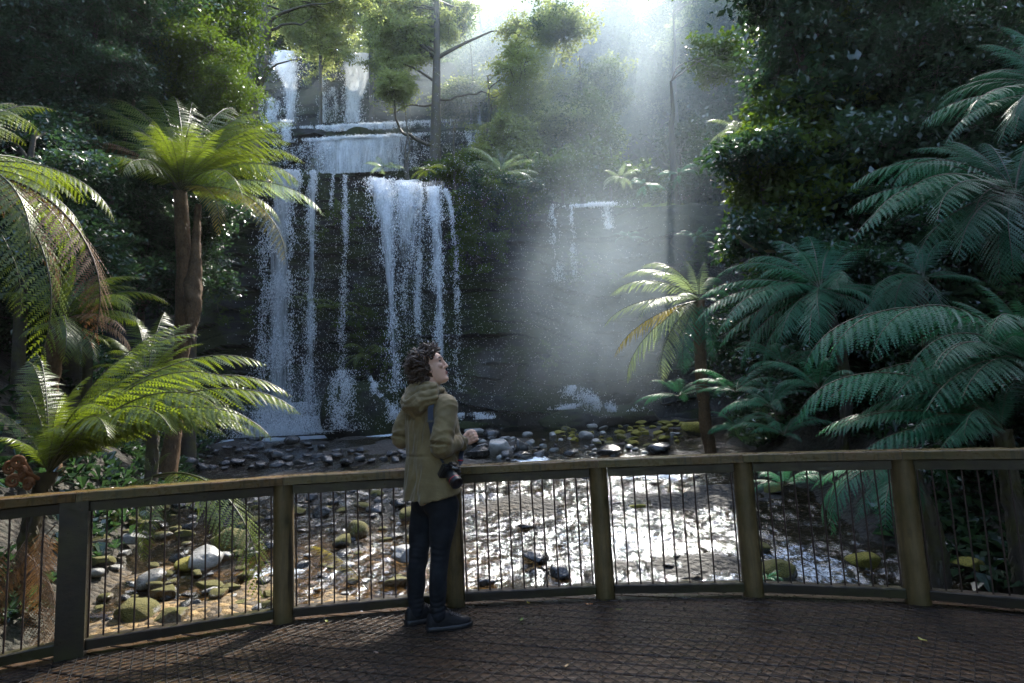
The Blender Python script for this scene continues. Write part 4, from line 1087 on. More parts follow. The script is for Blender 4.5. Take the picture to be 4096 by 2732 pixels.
tree('forest_tree', 'dark thicket filling the right bank behind the ferns', B, [B, at(2150, 680, 12), at(2160, 560, 12)], .1, [(1700, 560), (2000, 520), (2430, 480), (2430, 1000), (2100, 960), (1900, 930), (1720, 900), (1680, 700)], (11.2, 14), 78, .95, 'mid', 'leaf_dark', 134, limbs=6)
B = gnd_at(2350, 1000, 8)
tree('forest_tree', 'black thicket at the far right behind the railing end', B, [B, at(2350, 950, 8), at(2340, 850, 8)], .08, [(2150, 850), (2450, 800), (2500, 1330), (2230, 1300), (2180, 1100)], (7.2, 9.5), 44, .6, 'mid', 'leaf_dark', 135, limbs=5)
B = np.array([1.5, -8, -1.5])
tree('forest_tree', 'unseen tree added behind the viewing deck to block sky light', B, [B, [1.4, -8, 3], [1.2, -7.8, 7], [1, -7.5, 11]], .3, [], (1, 2), 0, 1.6, 'big', 'leaf_dark', 136, limbs=0, over=(((-7, -5, 8), (3.2, 5, 3), 30, 1.6), ((7, -5, 8), (3.2, 5, 3), 30, 1.6), ((-5.6, -1.5, 4.6), (1.8, 2.2, 2.6), 22, 1.2), ((5.6, -1.5, 4.6), (1.8, 2.2, 2.6), 22, 1.2), ((0, -12, 3), (13, 1.5, 3.5), 34, 2.0)))  # added out of view, left open in the middle to shape the skylight
# mossy bent branch low on the right
t = tag(empty('fallen_branch', at(1760, 575, 12.6)), 'bent mossy branch sticking out under the dark right tree', 'branch')
o3 = np.array(t.location); b = MB()
P = np.array([at(x, y, 12.6 + d) for x, y, d in ((1685, 535, 0), (1700, 552, 0), (1722, 572, .1), (1760, 580, .2), (1810, 578, .4), (1860, 590, .8), (1900, 620, 1.4))]) - o3
tt = np.linspace(0, 6, 30); P = np.stack([np.interp(tt, range(7), P[:, i]) for i in range(3)], -1); P[1:-1] = (P[:-2] + 2 * P[1:-1] + P[2:]) / 4
b.tube(P, np.interp(tt, [0, 1, 6], [.025, .05, .09]) * (1 + .2 * vnoise(np.stack([tt * 3, tt * 0, tt * 0], -1), 2)), 9)
b.build('branch', rock_mat('mossy_bark', (.03, .025, .018), (.07, .06, .04), .8, scale=5), t)

# shrub hanging over the cliff
B = at(1130, 425, 22.5)
tree('cliff_shrub', 'dark glossy shrub spilling over the cliff edge right of the main fall', B, [B - [0, 0, .4], B, B + [0, -.2, .5]], .05, [(1030, 405), (1130, 400), (1250, 415), (1262, 450), (1225, 505), (1120, 540), (1060, 560), (1028, 470)], (21.5, 22.3), 60, .42, 'big', ['leaf_dark', 'leaf'], 141, cat='shrub', limbs=10)
B = at(1090, 600, 21.6)
tree('cliff_shrub', 'hanging leafy plants on the cliff below the overhanging shrub', B, [B, B + [.1, -.1, .3]], .03, [(1040, 540), (1160, 540), (1150, 600), (1060, 650), (1040, 600)], (21.2, 21.6), 22, .33, 'big', 'leaf', 142, cat='shrub', limbs=6, keep=lambda q: True)
B = at(880, 800, 21.4)
tree('cliff_shrub', 'wet green plants on the dark rock between the water columns', B, [B, B + [.1, -.1, .3]], .03, [(740, 640), (830, 660), (900, 760), (905, 860), (850, 870), (780, 790)], (21.1, 21.6), 20, .36, 'airy', 'leaf', 143, cat='shrub', limbs=5)
for i, (px, py, lb) in enumerate([(895, 480, 'small leafy tuft on the cliff behind the main curtain of water'), (765, 500, 'hanging leafy tuft on the bare rock left of the main curtain'), (1290, 790, 'low green plants at the foot of the cliff in the mist'), (1350, 600, 'hazy plants on the right cliff ledge'), (1540, 560, 'dark plants on the right end of the cliff'), (500, 700, 'dark plants on the shaded cliff behind the hanging skirt')]):
    B = at(px, py, 21.5)
    tree('cliff_plant', lb, B, [B, B + [.05, -.1, .2]], .02, [(px - 60, py - 30), (px + 60, py - 40), (px + 70, py + 40), (px - 40, py + 50)], (21.2, 21.6), 9, .33, 'airy', 'leaf', 150 + i, cat='plant', limbs=3)

# ground cover of the banks
def cover(name, region, n, mat, seed, h=(.12, .4), dz=0, label=None):
    rs = np.random.RandomState(seed); x = rs.uniform(region[0], region[1], n); y = rs.uniform(region[2], region[3], n)
    ok = vnoise(np.stack([x * .8, y * .8, x * 0], -1), seed) > -.35
    xl = np.interp(y, [3, 6.4, 10, 15, 20, 23], [-4.7, -4.8, -5.6, -7.7, -9.6, -10.5]); xr = np.interp(y, [3, 6.4, 10, 15, 20, 23], [4.2, 4.3, 4.6, 5.2, 6.8, 8])
    ok &= ((x < xl) | (x > xr) | (y > 22.6))
    x, y = x[ok], y[ok]; n = len(x); z = ground_z(x, y) + .05
    V = []; k = 7
    for j in range(k):
        a = rs.uniform(0, 6.28, n); L = rs.uniform(h[0], h[1], n); e = rs.uniform(.3, 1.2, n)
        d = np.stack([np.cos(a) * np.cos(e), np.sin(a) * np.cos(e), np.sin(e)], -1); s = np.stack([-np.sin(a), np.cos(a), 0 * a], -1)
        p = np.stack([x, y, z], -1); w_ = (L * rs.uniform(.10, .2, n))[:, None]
        mid = p + d * (L * .55)[:, None]; tip = p + d * L[:, None] - np.array([0, 0, 1]) * (L * .35)[:, None]
        V.append(np.stack([p, mid + s * w_, tip, mid - s * w_], 1))
    v = np.concatenate(V).reshape(-1, 3); b = MB(); b.add(v, np.arange(len(v)).reshape(-1, 4))
    return tag(b.build(name, M[mat]), kind='stuff')


cover('undergrowth', (-15, -4.3, 4.5, 22.4), 5200, 'leaf_dark', 5)
cover('undergrowth', (4, 13, 4, 20), 10000, 'leaf_dark', 6)
cover('undergrowth', (-20, 18, 22.7, 32), 7000, 'leaf', 7, (.2, .7))
cover('undergrowth', (3, 30, 31, 60), 5000, 'leaf', 8, (.4, 1.4))
cover('undergrowth', (-34, -1, 38.8, 62), 4000, 'leaf', 9, (.4, 1.4))


# the far wooded hillside, one mass of leaves
rs = np.random.RandomState(15); n = 9000
x = rs.uniform(-42, 48, n); y = rs.uniform(47, 80, n); z = ground_z(x, y) + rs.uniform(0, 1, n) ** 1.5 * (4.5 + 3.5 * vnoise(np.stack([x * .25, y * .25, x * 0], -1), 4))
q = np.stack([x, y, z], -1); V = []
for k in range(9):
    p = q + rs.normal(0, .55, (n, 3)); ax = rs.normal(0, 1, (n, 3)); ax /= np.linalg.norm(ax, axis=1)[:, None]
    sd = np.cross(ax, rs.normal(0, .5, (n, 3)) + [0, 0, 1]); sd /= np.linalg.norm(sd, axis=1)[:, None]; L = rs.uniform(.14, .34, n)[:, None]
    V.append(np.stack([p - ax * L, p + sd * L * .55, p + ax * L, p - sd * L * .55], 1))
b = MB(); v = np.concatenate(V).reshape(-1, 3); b.add(v, np.arange(len(v)).reshape(-1, 4)); tag(b.build('distant_forest', M['leaf_light']), kind='stuff')
# ---------------------------------------------------------------- boulders and stones of the creek
def boulder_mesh(seed, mat, facet=.5, sub=3, flat=.68):
    bm = bmesh.new(); bmesh.ops.create_icosphere(bm, subdivisions=sub, radius=.5)
    v = np.array([x.co[:] for x in bm.verts]); rs = np.random.RandomState(seed)
    for k in range(rs.randint(11, 17)):          # flat broken faces
        n = rs.normal(0, 1, 3); n /= np.linalg.norm(n); d = rs.uniform(.25, .44)
        h = v @ n - d; v = v - np.maximum(h, 0)[:, None] * n * (.7 + .3 * facet)
    v = v * (1 +   .15 * fbm(v * 3.1 + seed * 3.3, 3, seed))[:, None] + .012 * vnoise(v * 14, seed)[:, None] * v * 2
    v = v * [1, rs.uniform(.7, 1.0), flat * rs.uniform(.8, 1.15)]
    v /= np.ptp(v[:, 0])
    for x, c in zip(bm.verts, v): x.co = c
    for f in bm.faces: f.smooth = True
    me = bpy.data.meshes.new('boulder'); bm.to_mesh(me); bm.free(); me.materials.append(mat)
    return me


SHP = range(7); _bm = {}


def stone(px, py, wpx, mat, label, name='stone', group=None, shape=None, D=None, rz=None, hf=1.0, cat='stone', sink=.25, rs=random.Random(77)):
    """a stone whose foot is seen at the pixel, standing on the creek bed"""
    if D is None:
        lo, hi = 4.5, 30.0
        for _ in range(50):
            mid = (lo + hi) / 2; q = at(px, py, mid)
            if q[2] > float(ground_z(q[0], q[1])) + .08: lo = mid
            else: hi = mid
        D = lo
    if D > 21.9: D = 21.5
    q = at(px, py, D); w_ = wpx * (4096 / 2351) / FOC * D
    sh = shape if shape is not None else rs.randrange(7)
    k = (sh, mat)
    if k not in _bm: _bm[k] = boulder_mesh(sh * 5 + 2, M[mat], [.2, .9, .5, .1, .8, .4, 1.0][sh], 4 if wpx > 55 else 3)
    z = float(ground_z(q[0], q[1]))
    o = put(name, _bm[k], None, (q[0], q[1], z + .07 + w_ * hf * (.34 - sink * .3)), (rs.uniform(-.2, .2), rs.uniform(-.2, .2), rs.uniform(0, 6.28) if rz is None else rz), (w_, w_, w_ * hf))
    return tag(o, label, cat, group)


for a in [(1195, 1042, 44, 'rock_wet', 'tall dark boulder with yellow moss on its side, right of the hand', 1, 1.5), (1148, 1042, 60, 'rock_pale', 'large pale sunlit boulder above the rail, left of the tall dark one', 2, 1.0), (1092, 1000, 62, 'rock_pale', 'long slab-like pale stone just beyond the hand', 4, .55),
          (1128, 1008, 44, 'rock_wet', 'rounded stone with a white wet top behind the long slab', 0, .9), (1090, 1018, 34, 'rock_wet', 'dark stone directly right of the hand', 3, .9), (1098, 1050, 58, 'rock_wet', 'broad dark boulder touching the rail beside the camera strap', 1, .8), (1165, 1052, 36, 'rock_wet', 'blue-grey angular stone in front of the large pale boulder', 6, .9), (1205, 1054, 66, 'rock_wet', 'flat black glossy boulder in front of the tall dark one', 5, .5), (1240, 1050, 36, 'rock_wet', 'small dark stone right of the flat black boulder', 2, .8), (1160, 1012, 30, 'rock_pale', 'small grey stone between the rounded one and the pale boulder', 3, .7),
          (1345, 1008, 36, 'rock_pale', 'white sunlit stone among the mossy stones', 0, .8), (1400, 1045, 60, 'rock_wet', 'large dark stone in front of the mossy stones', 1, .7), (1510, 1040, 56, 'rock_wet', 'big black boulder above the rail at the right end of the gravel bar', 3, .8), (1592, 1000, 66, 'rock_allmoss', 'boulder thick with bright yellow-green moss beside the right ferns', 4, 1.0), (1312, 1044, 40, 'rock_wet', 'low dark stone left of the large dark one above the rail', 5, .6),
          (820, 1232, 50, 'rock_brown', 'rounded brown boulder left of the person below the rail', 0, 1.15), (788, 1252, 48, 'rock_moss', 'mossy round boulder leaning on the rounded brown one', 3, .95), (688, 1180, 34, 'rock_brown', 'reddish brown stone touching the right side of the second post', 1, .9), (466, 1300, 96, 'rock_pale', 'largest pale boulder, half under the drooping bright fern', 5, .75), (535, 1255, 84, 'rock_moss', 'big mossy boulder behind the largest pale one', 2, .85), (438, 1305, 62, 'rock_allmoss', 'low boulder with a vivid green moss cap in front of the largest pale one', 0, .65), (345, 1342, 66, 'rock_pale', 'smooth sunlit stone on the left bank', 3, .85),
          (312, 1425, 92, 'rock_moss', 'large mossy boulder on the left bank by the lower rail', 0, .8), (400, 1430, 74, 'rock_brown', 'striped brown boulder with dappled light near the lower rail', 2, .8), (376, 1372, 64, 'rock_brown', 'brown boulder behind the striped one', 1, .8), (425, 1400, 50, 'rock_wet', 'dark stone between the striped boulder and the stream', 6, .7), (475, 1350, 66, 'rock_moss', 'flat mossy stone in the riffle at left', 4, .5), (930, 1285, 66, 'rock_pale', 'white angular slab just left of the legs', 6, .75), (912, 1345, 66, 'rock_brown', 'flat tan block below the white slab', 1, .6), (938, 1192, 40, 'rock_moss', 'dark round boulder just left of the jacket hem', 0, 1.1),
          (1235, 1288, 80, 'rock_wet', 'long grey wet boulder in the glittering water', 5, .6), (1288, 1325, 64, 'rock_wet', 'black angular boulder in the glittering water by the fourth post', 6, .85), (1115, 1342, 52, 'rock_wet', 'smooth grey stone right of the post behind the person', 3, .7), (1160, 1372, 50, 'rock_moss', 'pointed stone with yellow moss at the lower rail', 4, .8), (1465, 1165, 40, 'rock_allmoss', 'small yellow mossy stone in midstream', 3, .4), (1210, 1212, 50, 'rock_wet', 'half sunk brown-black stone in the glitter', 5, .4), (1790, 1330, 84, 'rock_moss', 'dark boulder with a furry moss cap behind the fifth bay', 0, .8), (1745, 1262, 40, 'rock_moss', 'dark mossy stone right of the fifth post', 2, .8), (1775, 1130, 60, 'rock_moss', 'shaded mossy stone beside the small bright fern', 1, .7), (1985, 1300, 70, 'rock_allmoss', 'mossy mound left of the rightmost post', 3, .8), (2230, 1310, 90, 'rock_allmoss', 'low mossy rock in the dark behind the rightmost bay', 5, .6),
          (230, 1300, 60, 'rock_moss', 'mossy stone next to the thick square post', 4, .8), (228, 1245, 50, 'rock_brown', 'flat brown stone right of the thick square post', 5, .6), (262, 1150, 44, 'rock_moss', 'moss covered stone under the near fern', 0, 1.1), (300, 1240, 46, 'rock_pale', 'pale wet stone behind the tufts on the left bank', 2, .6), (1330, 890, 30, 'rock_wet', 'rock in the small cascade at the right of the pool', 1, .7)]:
    stone(a[0], a[1], a[2], a[3], a[4], 'boulder', None, a[5], hf=a[6], cat='boulder')
rs = random.Random(12)


def scatter(poly, n, w_, mats, name, label, group, hf=(.5, .95), mind=.75):
    done = []; tries = 0
    while len(done) < n and tries < 6000:
        tries += 1
        x = rs.uniform(min(p[0] for p in poly), max(p[0] for p in poly)); y = rs.uniform(min(p[1] for p in poly), max(p[1] for p in poly))
        if not in_poly(x, y, poly): continue
        ww = rs.uniform(*w_) * rs.uniform(.8, 1.1)
        if any(math.hypot(x - a, (y - b) * 2) < mind * (ww + c) / 2 for a, b, c in done): continue
        done.append((x, y, ww))
        stone(x, y, ww, rs.choice(mats), label, name, group, hf=rs.uniform(*hf), rs=rs)


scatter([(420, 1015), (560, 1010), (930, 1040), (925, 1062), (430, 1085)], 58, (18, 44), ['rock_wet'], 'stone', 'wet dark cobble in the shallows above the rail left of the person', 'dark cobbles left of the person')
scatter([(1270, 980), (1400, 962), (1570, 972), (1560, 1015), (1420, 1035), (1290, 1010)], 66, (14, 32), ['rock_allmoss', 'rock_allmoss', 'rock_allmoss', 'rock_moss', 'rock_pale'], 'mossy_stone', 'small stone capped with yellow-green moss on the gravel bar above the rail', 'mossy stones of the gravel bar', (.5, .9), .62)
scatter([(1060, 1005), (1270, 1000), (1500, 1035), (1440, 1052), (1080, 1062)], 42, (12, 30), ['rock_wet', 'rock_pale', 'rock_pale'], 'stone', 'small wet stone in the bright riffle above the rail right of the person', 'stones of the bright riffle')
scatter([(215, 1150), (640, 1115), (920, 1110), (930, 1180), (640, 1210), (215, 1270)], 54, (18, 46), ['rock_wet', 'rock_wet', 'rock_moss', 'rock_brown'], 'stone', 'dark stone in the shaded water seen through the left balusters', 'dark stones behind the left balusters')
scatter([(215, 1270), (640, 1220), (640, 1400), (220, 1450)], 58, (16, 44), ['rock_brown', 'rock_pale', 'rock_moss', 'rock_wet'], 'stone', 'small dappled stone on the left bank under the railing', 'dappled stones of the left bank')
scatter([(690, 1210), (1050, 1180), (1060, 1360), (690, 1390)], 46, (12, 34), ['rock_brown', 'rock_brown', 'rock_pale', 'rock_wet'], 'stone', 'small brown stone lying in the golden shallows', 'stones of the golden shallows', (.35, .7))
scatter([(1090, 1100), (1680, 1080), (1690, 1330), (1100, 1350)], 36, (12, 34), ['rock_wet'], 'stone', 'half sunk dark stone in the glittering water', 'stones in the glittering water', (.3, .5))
# rock mound under the fall and the low ledge at its right
for nm, lb, (px, py, D), s, sd in (('rock_mound', 'dark rock mound at the foot of the fall with water sheeting over it', (838, 985, 20.9), (2.9, 1.9, 2.9), 3), ('rock_ledge', 'low dark rock ledge under the small cascade right of the pool', (1370, 945, 20.8), (4.2, 2.0, 1.1), 6), ('rock_ledge', 'flat wet rock just right of the person at the pool edge', (1090, 968, 20.6), (2.0, 1.2, .5), 9)):
    q = at(px, py, D); me = boulder_mesh(sd, M['rock_cliff'], .7, 5, 1.0)
    o = put(nm, me, None, (q[0], q[1], float(ground_z(q[0], q[1])) + s[2] * .28), (0, 0, .4), s); tag(o, lb, 'rock')

# ---------------------------------------------------------------- falling water
wh = NT('white_water')
p = wh.wpos()
gi = wh.n('ShaderNodeNewGeometry'); wc = wh.mix(wh.math('POWER', gi.outputs['Random Per Island'], .7), (.55, .60, .63), (1, 1, 1))
wh.set(Base_Color=wc, Roughness=.25, Specular_IOR_Level=.6)
tl = wh.n('ShaderNodeBsdfTranslucent'); wh.l(wc, tl.inputs[0])
mxw = wh.n('ShaderNodeMixShader'); mxw.inputs[0].default_value = .5; wh.l(wh.b.outputs[0], mxw.inputs[1]); wh.l(tl.outputs[0], mxw.inputs[2]); wh.l(mxw.outputs[0], wh.out.inputs[0])
M['drops'] = wh.m
vl = NT('falling_water_sheet')
nz = vl.noise(vl.wpos((15, 15, .6)), 1.0, 5, .65); n2 = vl.noise(vl.wpos((4, 4, .3)), 1, 4, .6); n3 = vl.noise(vl.wpos((34, 34, 7)), 1, 4, .7)
sm_ = vl.math('ADD', vl.math('MULTIPLY', nz, .5), vl.math('ADD', vl.math('MULTIPLY', n2, .35), vl.math('MULTIPLY', n3, .3)))
att = vl.n('ShaderNodeAttribute', attribute_name='thick')
al = vl.ramp(vl.math('ADD', sm_, vl.math('SUBTRACT', att.outputs['Fac'], .5)), [(.38, 0), (.58, .35), (.85, .97)])
vl.set(Base_Color=(.93, .96, .98), Roughness=.3)
tl = vl.n('ShaderNodeBsdfTranslucent'); tl.inputs[0].default_value = (.93, .97, 1, 1)
m1 = vl.n('ShaderNodeMixShader'); m1.inputs[0].default_value = .5; vl.l(vl.b.outputs[0], m1.inputs[1]); vl.l(tl.outputs[0], m1.inputs[2])
tp = vl.n('ShaderNodeBsdfTransparent'); m2 = vl.n('ShaderNodeMixShader'); vl.l(al, m2.inputs[0]); vl.l(tp.outputs[0], m2.inputs[1]); vl.l(m1.outputs[0], m2.inputs[2]); vl.l(m2.outputs[0], vl.out.inputs[0])
M['veil'] = vl.m
_oct = np.array([[1, 0, 0], [-1, 0, 0], [0, 1, 0], [0, -1, 0], [0, 0, 1], [0, 0, -1]], float)
_of = np.array([[0, 2, 4], [2, 1, 4], [1, 3, 4], [3, 0, 4], [2, 0, 5], [1, 2, 5], [3, 1, 5], [0, 3, 5]])


def drops(b, C, sx, sz, rs):
    n = len(C)
    if n == 0: return
    th = rs.uniform(0, 6.28, n); tl_ = rs.normal(0, .35, n)
    S = np.stack([sx * rs.uniform(.6, 1.5, n), sx * rs.uniform(.6, 1.3, n), sz * rs.uniform(.6, 1.6, n)], -1)
    v = _oct[None] * S[:, None]
    v[:, :, 0] = v[:, :, 0] + v[:, :, 2] * tl_[:, None]
    c, s = np.cos(th)[:, None], np.sin(th)[:, None]
    v = np.stack([v[:, :, 0] * c - v[:, :, 1] * s, v[:, :, 0] * s + v[:, :, 1] * c, v[:, :, 2]], -1) + C[:, None]
    f = (np.arange(n) * 6)[:, None, None] + _of[None]
    b.add(v.reshape(-1, 3), f.reshape(-1, 3), 0, False)


def stream(parent, pts, hw, D, n, size=.022, thick=(.5, .35), sheet=True, seed=0, label=None, bulge=.25, name='water_column', clump=1.0):
    """one column of falling water along pixels pts at depth D: a broken sheet and the drops torn off it"""
    rs = np.random.RandomState(seed); o3 = np.array(parent.location)
    pts = np.array(pts, float); k = len(pts)
    Dd = np.broadcast_to(D, (k,)); W = np.array([at(x, y, d) for (x, y), d in zip(pts, Dd)])
    pxm = (4096 / 2351) / FOC * np.mean(Dd)
    H = np.broadcast_to(hw, (k,)) * pxm; TH = np.interp(np.linspace(0, 1, k), np.linspace(0, 1, len(thick)), thick)
    t = np.linspace(0, 1, k)
    f = lambda a, s: np.interp(s, t, a)
    b = MB()
    if sheet:
        nv, nu = max(12, int(np.ptp(W[:, 2]) * 9)), max(5, int(H.max() * 2 / .10))
        s = np.linspace(0, 1, nv)[:, None]; u = np.linspace(-1, 1, nu)[None]
        X = f(W[:, 0], s) + u * f(H, s); Z = f(W[:, 2], s) + 0 * u
        Y = f(W[:, 1], s) - bulge * np.sin(s * 1.6) * 1.0 + .06 * vnoise(np.stack([X * 5, Z * .6, X * 0 + seed], -1), 2) + .10 * u ** 2
        b.add(np.stack([X, Y, Z], -1) - o3, grid_faces(nv, nu), 1, True)
        thk = (f(TH, s) * (1 - .75 * np.abs(u) ** 2.2)) + 0 * s
        thk = thk.ravel()
    else: thk = np.zeros(0)
    s = rs.uniform(0, 1, int(n * 3.4)); u = np.clip(rs.normal(0, .55, len(s)) * np.where(rs.uniform(0, 1, len(s)) < .3, 1.6, 1), -2.2, 2.2)
    X = f(W[:, 0], s) + u * f(H, s); Z = f(W[:, 2], s); Y = f(W[:, 1], s) - bulge * np.sin(s * 1.6) + rs.normal(0, .08, len(s))
    cl_ = vnoise(np.stack([X * 4, Z * 1.3, X * 0 + seed], -1), 5) + .5 * vnoise(np.stack([X * 11, Z * 5, X * 0], -1), 6)
    keep = (cl_ * clump * .7 + rs.uniform(-.5, .5, len(s))) > .08
    C = np.stack([X, Y, Z], -1)[keep][:int(n * 1.6)]
    if len(C): drops(b, C - o3, size * .5, size * 1.15, rs)
    o = b.build(name, [M['drops'], M['veil']], parent)
    a = o.data.attributes.new('thick', 'FLOAT', 'POINT'); vals = np.zeros(len(o.data.vertices), np.float32); vals[:len(thk)] = thk
    a.data.foreach_set('value', vals)
    if label: o['label'] = label
    return o


fall = tag(empty('waterfall', at(830, 985, 21.4)), 'main tall waterfall dropping over the dark cliff in separate white columns', 'waterfall')
DF = 21.25
stream(fall, [(652, 392), (648, 450), (645, 700), (650, 990)], [34, 30, 30, 38], DF, 8500, .024, (.68, .60, .56), seed=1, label='widest left column')
stream(fall, [(718, 392), (718, 600), (714, 990)], [10, 9, 18], DF, 3000, .020, (.62, .55, .45), seed=2)
stream(fall, [(606, 540), (606, 985)], [9, 16], DF, 900, .018, (.3, .3), seed=3)
stream(fall, [(766, 396), (765, 480)], [3, 4], DF, 160, .016, (.45, .2), seed=4)
stream(fall, [(793, 402), (795, 560), (788, 920)], [5, 6, 12], DF, 1500, .017, (.45, .42, .25), seed=5)
stream(fall, [(866, 408), (880, 440), (890, 520), (900, 680), (912, 900)], [26, 34, 24, 12, 16], [21.6, 20.9, 20.6, 20.5, 20.5], 2400, .022, (.85, .76, .55, .40), seed=6, label='bright curtain lit from behind')
stream(fall, [(930, 413), (935, 480), (938, 620), (935, 800)], [40, 38, 26, 20], [21.6, 20.9, 20.6, 20.5], 1500, .018, (.82, .6, .36, .25), seed=7)
stream(fall, [(965, 420), (966, 520), (960, 700), (966, 880)], [8, 7, 7, 10], DF, 2000, .020, (.55, .48, .4, .35), seed=8)
stream(fall, [(992, 427), (1002, 520), (1010, 700), (1012, 880)], [24, 18, 13, 15], [21.6, 20.9, 20.6, 20.6], 2400, .022, (.8, .62, .54, .46), seed=9)
stream(fall, [(1022, 435), (1036, 470), (1046, 560), (1052, 700), (1055, 900)], [4, 5, 6, 8, 12], DF, 1500, .018, (.5, .45, .3, .2), seed=10)
stream(fall, [(945, 430), (945, 930)], [115, 110], DF, 2600, .014, seed=11, sheet=False, name='loose_drops', clump=.4)
stream(fall, [(690, 480), (690, 985)], [95, 95], DF, 2000, .014, seed=12, sheet=False, name='loose_drops', clump=.4)
stream(fall, [(945, 418), (945, 600), (948, 920)], [112, 112, 108], DF + .15, 0, .014, (.48, .28, .18), seed=16, name='thin_veil')
stream(fall, [(672, 395), (670, 985)], [70, 72], DF + .15, 0, .014, (.24, .20), seed=17, name='thin_veil')
# splash at the foot
stream(fall, [(655, 925), (652, 965), (648, 1000)], [60, 85, 105], DF - .5, 5200, .017, (.12, .45, .9), seed=13, name='splash', bulge=.5, clump=.3)
stream(fall, [(730, 955), (740, 992)], [45, 70], DF - .7, 2200, .015, (.1, .7), seed=18, name='splash', bulge=.3, clump=.3)
stream(fall, [(790, 850), (786, 905), (788, 985)], [16, 22, 30], DF - 1.4, 1700, .018, (.4, .42, .36), seed=14, name='water_column', label='water running down the rock mound')
stream(fall, [(838, 850), (862, 890), (905, 945), (930, 972)], [10, 10, 16, 22], [DF - 1.1, DF - 1.3, DF - 1.3, DF - 1.2], 1700, .018, (.35, .42, .4), seed=15)
sm = tag(empty('side_waterfall', at(1350, 600, 21.4)), 'small thin waterfall over the right ledge half hidden by mist', 'waterfall')
stream(sm, [(1268, 470), (1274, 560), (1282, 650)], [6, 10, 16], DF + .35, 700, .016, (.38, .3, .2), seed=21)
stream(sm, [(1311, 468), (1313, 560), (1318, 650)], [4, 7, 12], DF + .35, 500, .016, (.4, .28, .2), seed=22)
stream(sm, [(1388, 470), (1396, 530)], [6, 7], DF + .35, 500, .018, (.6, .35), seed=23)
stream(sm, [(1366, 466), (1366, 474)], [54, 52], DF + .3, 600, .02, (.75, .7), seed=24, name='lip_foam', bulge=0)
ca = tag(empty('cascade', at(1340, 930, 20.6)), 'low blue-white cascade over the rock ledge right of the person', 'waterfall')
stream(ca, [(1318, 885), (1330, 905), (1385, 932), (1430, 945)], [10, 26, 30, 30], 19.7, 1500, .018, (.45, .42, .35), seed=31, bulge=.05)
stream(ca, [(1345, 925), (1290, 940)], [30, 20], 19.5, 500, .016, (.4, .3), seed=32, bulge=.02)
stream(ca, [(1070, 948), (1110, 962)], [24, 30], 19.6, 700, .018, (.42, .38), seed=33, bulge=.02)
up = tag(empty('upper_waterfall', at(820, 395, 31.4)), 'wide veil of water over the stepped middle tier above the main fall', 'waterfall')
stream(up, [(828, 312), (828, 345), (825, 400)], [150, 142, 140], 30.9, 7000, .022, (.82, .70, .62), seed=41, label='lower curtain of the stepped tier')
stream(up, [(830, 311), (830, 318)], [142, 142], 30.8, 2200, .022, (.85, .8), seed=45, name='lip_foam', bulge=0)
stream(up, [(830, 284), (832, 303)], [145, 145], 32.1, 2500, .024, (.7, .58), seed=42)
stream(up, [(840, 283), (840, 288)], [138, 138], 32.0, 1500, .022, (.8, .75), seed=46, name='lip_foam', bulge=0)
stream(up, [(655, 275), (665, 330)], [14, 8], 31.5, 900, .024, (.5, .4), seed=43)
stream(up, [(1090, 300), (1092, 345)], [26, 22], 31.0, 900, .022, (.45, .4), seed=44)
tp_ = tag(empty('top_waterfall', at(815, 280, 36.8)), 'blazing white sunlit fall at the top of the cascade', 'waterfall')
stream(tp_, [(822, 122), (825, 150), (820, 200), (812, 240), (812, 285)], [36, 46, 32, 22, 26], [37.2, 36.2, 35.3, 34.7, 34.4], 1300, .030, (1.0, .98, .85, .6), seed=51, label='overexposed main stream')
stream(tp_, [(742, 175), (745, 285)], [6, 10], 36.9, 700, .026, (.45, .3), seed=53)
stream(tp_, [(770, 200), (772, 285)], [20, 34], 36.9, 900, .026, (.32, .25), seed=54)
tl_w = tag(empty('top_waterfall', at(655, 280, 36.8)), 'white fall behind the curved dark trunk at the top left', 'waterfall')
stream(tl_w, [(650, 116), (655, 150), (668, 190), (672, 285)], [32, 36, 22, 16], [37.2, 36.2, 35.3, 34.8], 1100, .028, (.95, .9, .7, .55), seed=55)
stream(tl_w, [(622, 225), (628, 300)], [16, 26], 36.0, 1800, .028, (.6, .5), seed=56)
st = tag(empty('side_waterfall', at(1103, 330, 34)), 'thread of water falling behind the tall trunk', 'waterfall')
stream(st, [(1100, 225), (1104, 335)], [3, 5], 33.5, 500, .022, (.5, .35), seed=57)
# spray in the air
rs2 = np.random.RandomState(3); n = 11000
px = np.concatenate([rs2.normal(900, 210, n // 2), rs2.normal(1230, 210, n // 2)]); py = np.concatenate([rs2.uniform(330, 980, n // 2), rs2.uniform(150, 960, n // 2)])
dd = rs2.uniform(12, 21.2, n); ok = (px > 590) & (px < 1640)
C = np.array([at(x, y, d) for x, y, d in zip(px[ok], py[ok], dd[ok])])
b = MB(); drops(b, C, .0048, .0062, rs2); tag(b.build('spray', M['drops']), kind='stuff')
# ---------------------------------------------------------------- the person
def remeshed(b, voxel, smooth=2, factor=.5):
    """one continuous skin over overlapping shapes"""
    me = b.mesh('tmp', [])
    o = bpy.data.objects.new('tmp', me); col.objects.link(o)
    r = o.modifiers.new('r', 'REMESH'); r.mode = 'VOXEL'; r.voxel_size = voxel
    if smooth:
        s = o.modifiers.new('s', 'SMOOTH'); s.factor = factor; s.iterations = smooth
    dg = bpy.context.evaluated_depsgraph_get()
    m2 = bpy.data.meshes.new_from_object(o.evaluated_get(dg))
    bpy.data.objects.remove(o); bpy.data.meshes.remove(me)
    for p in m2.polygons: p.use_smooth = True
    return m2


def mverts(me):
    v = np.zeros(len(me.vertices) * 3, np.float32); me.vertices.foreach_get('co', v); return v.reshape(-1, 3).astype(float)


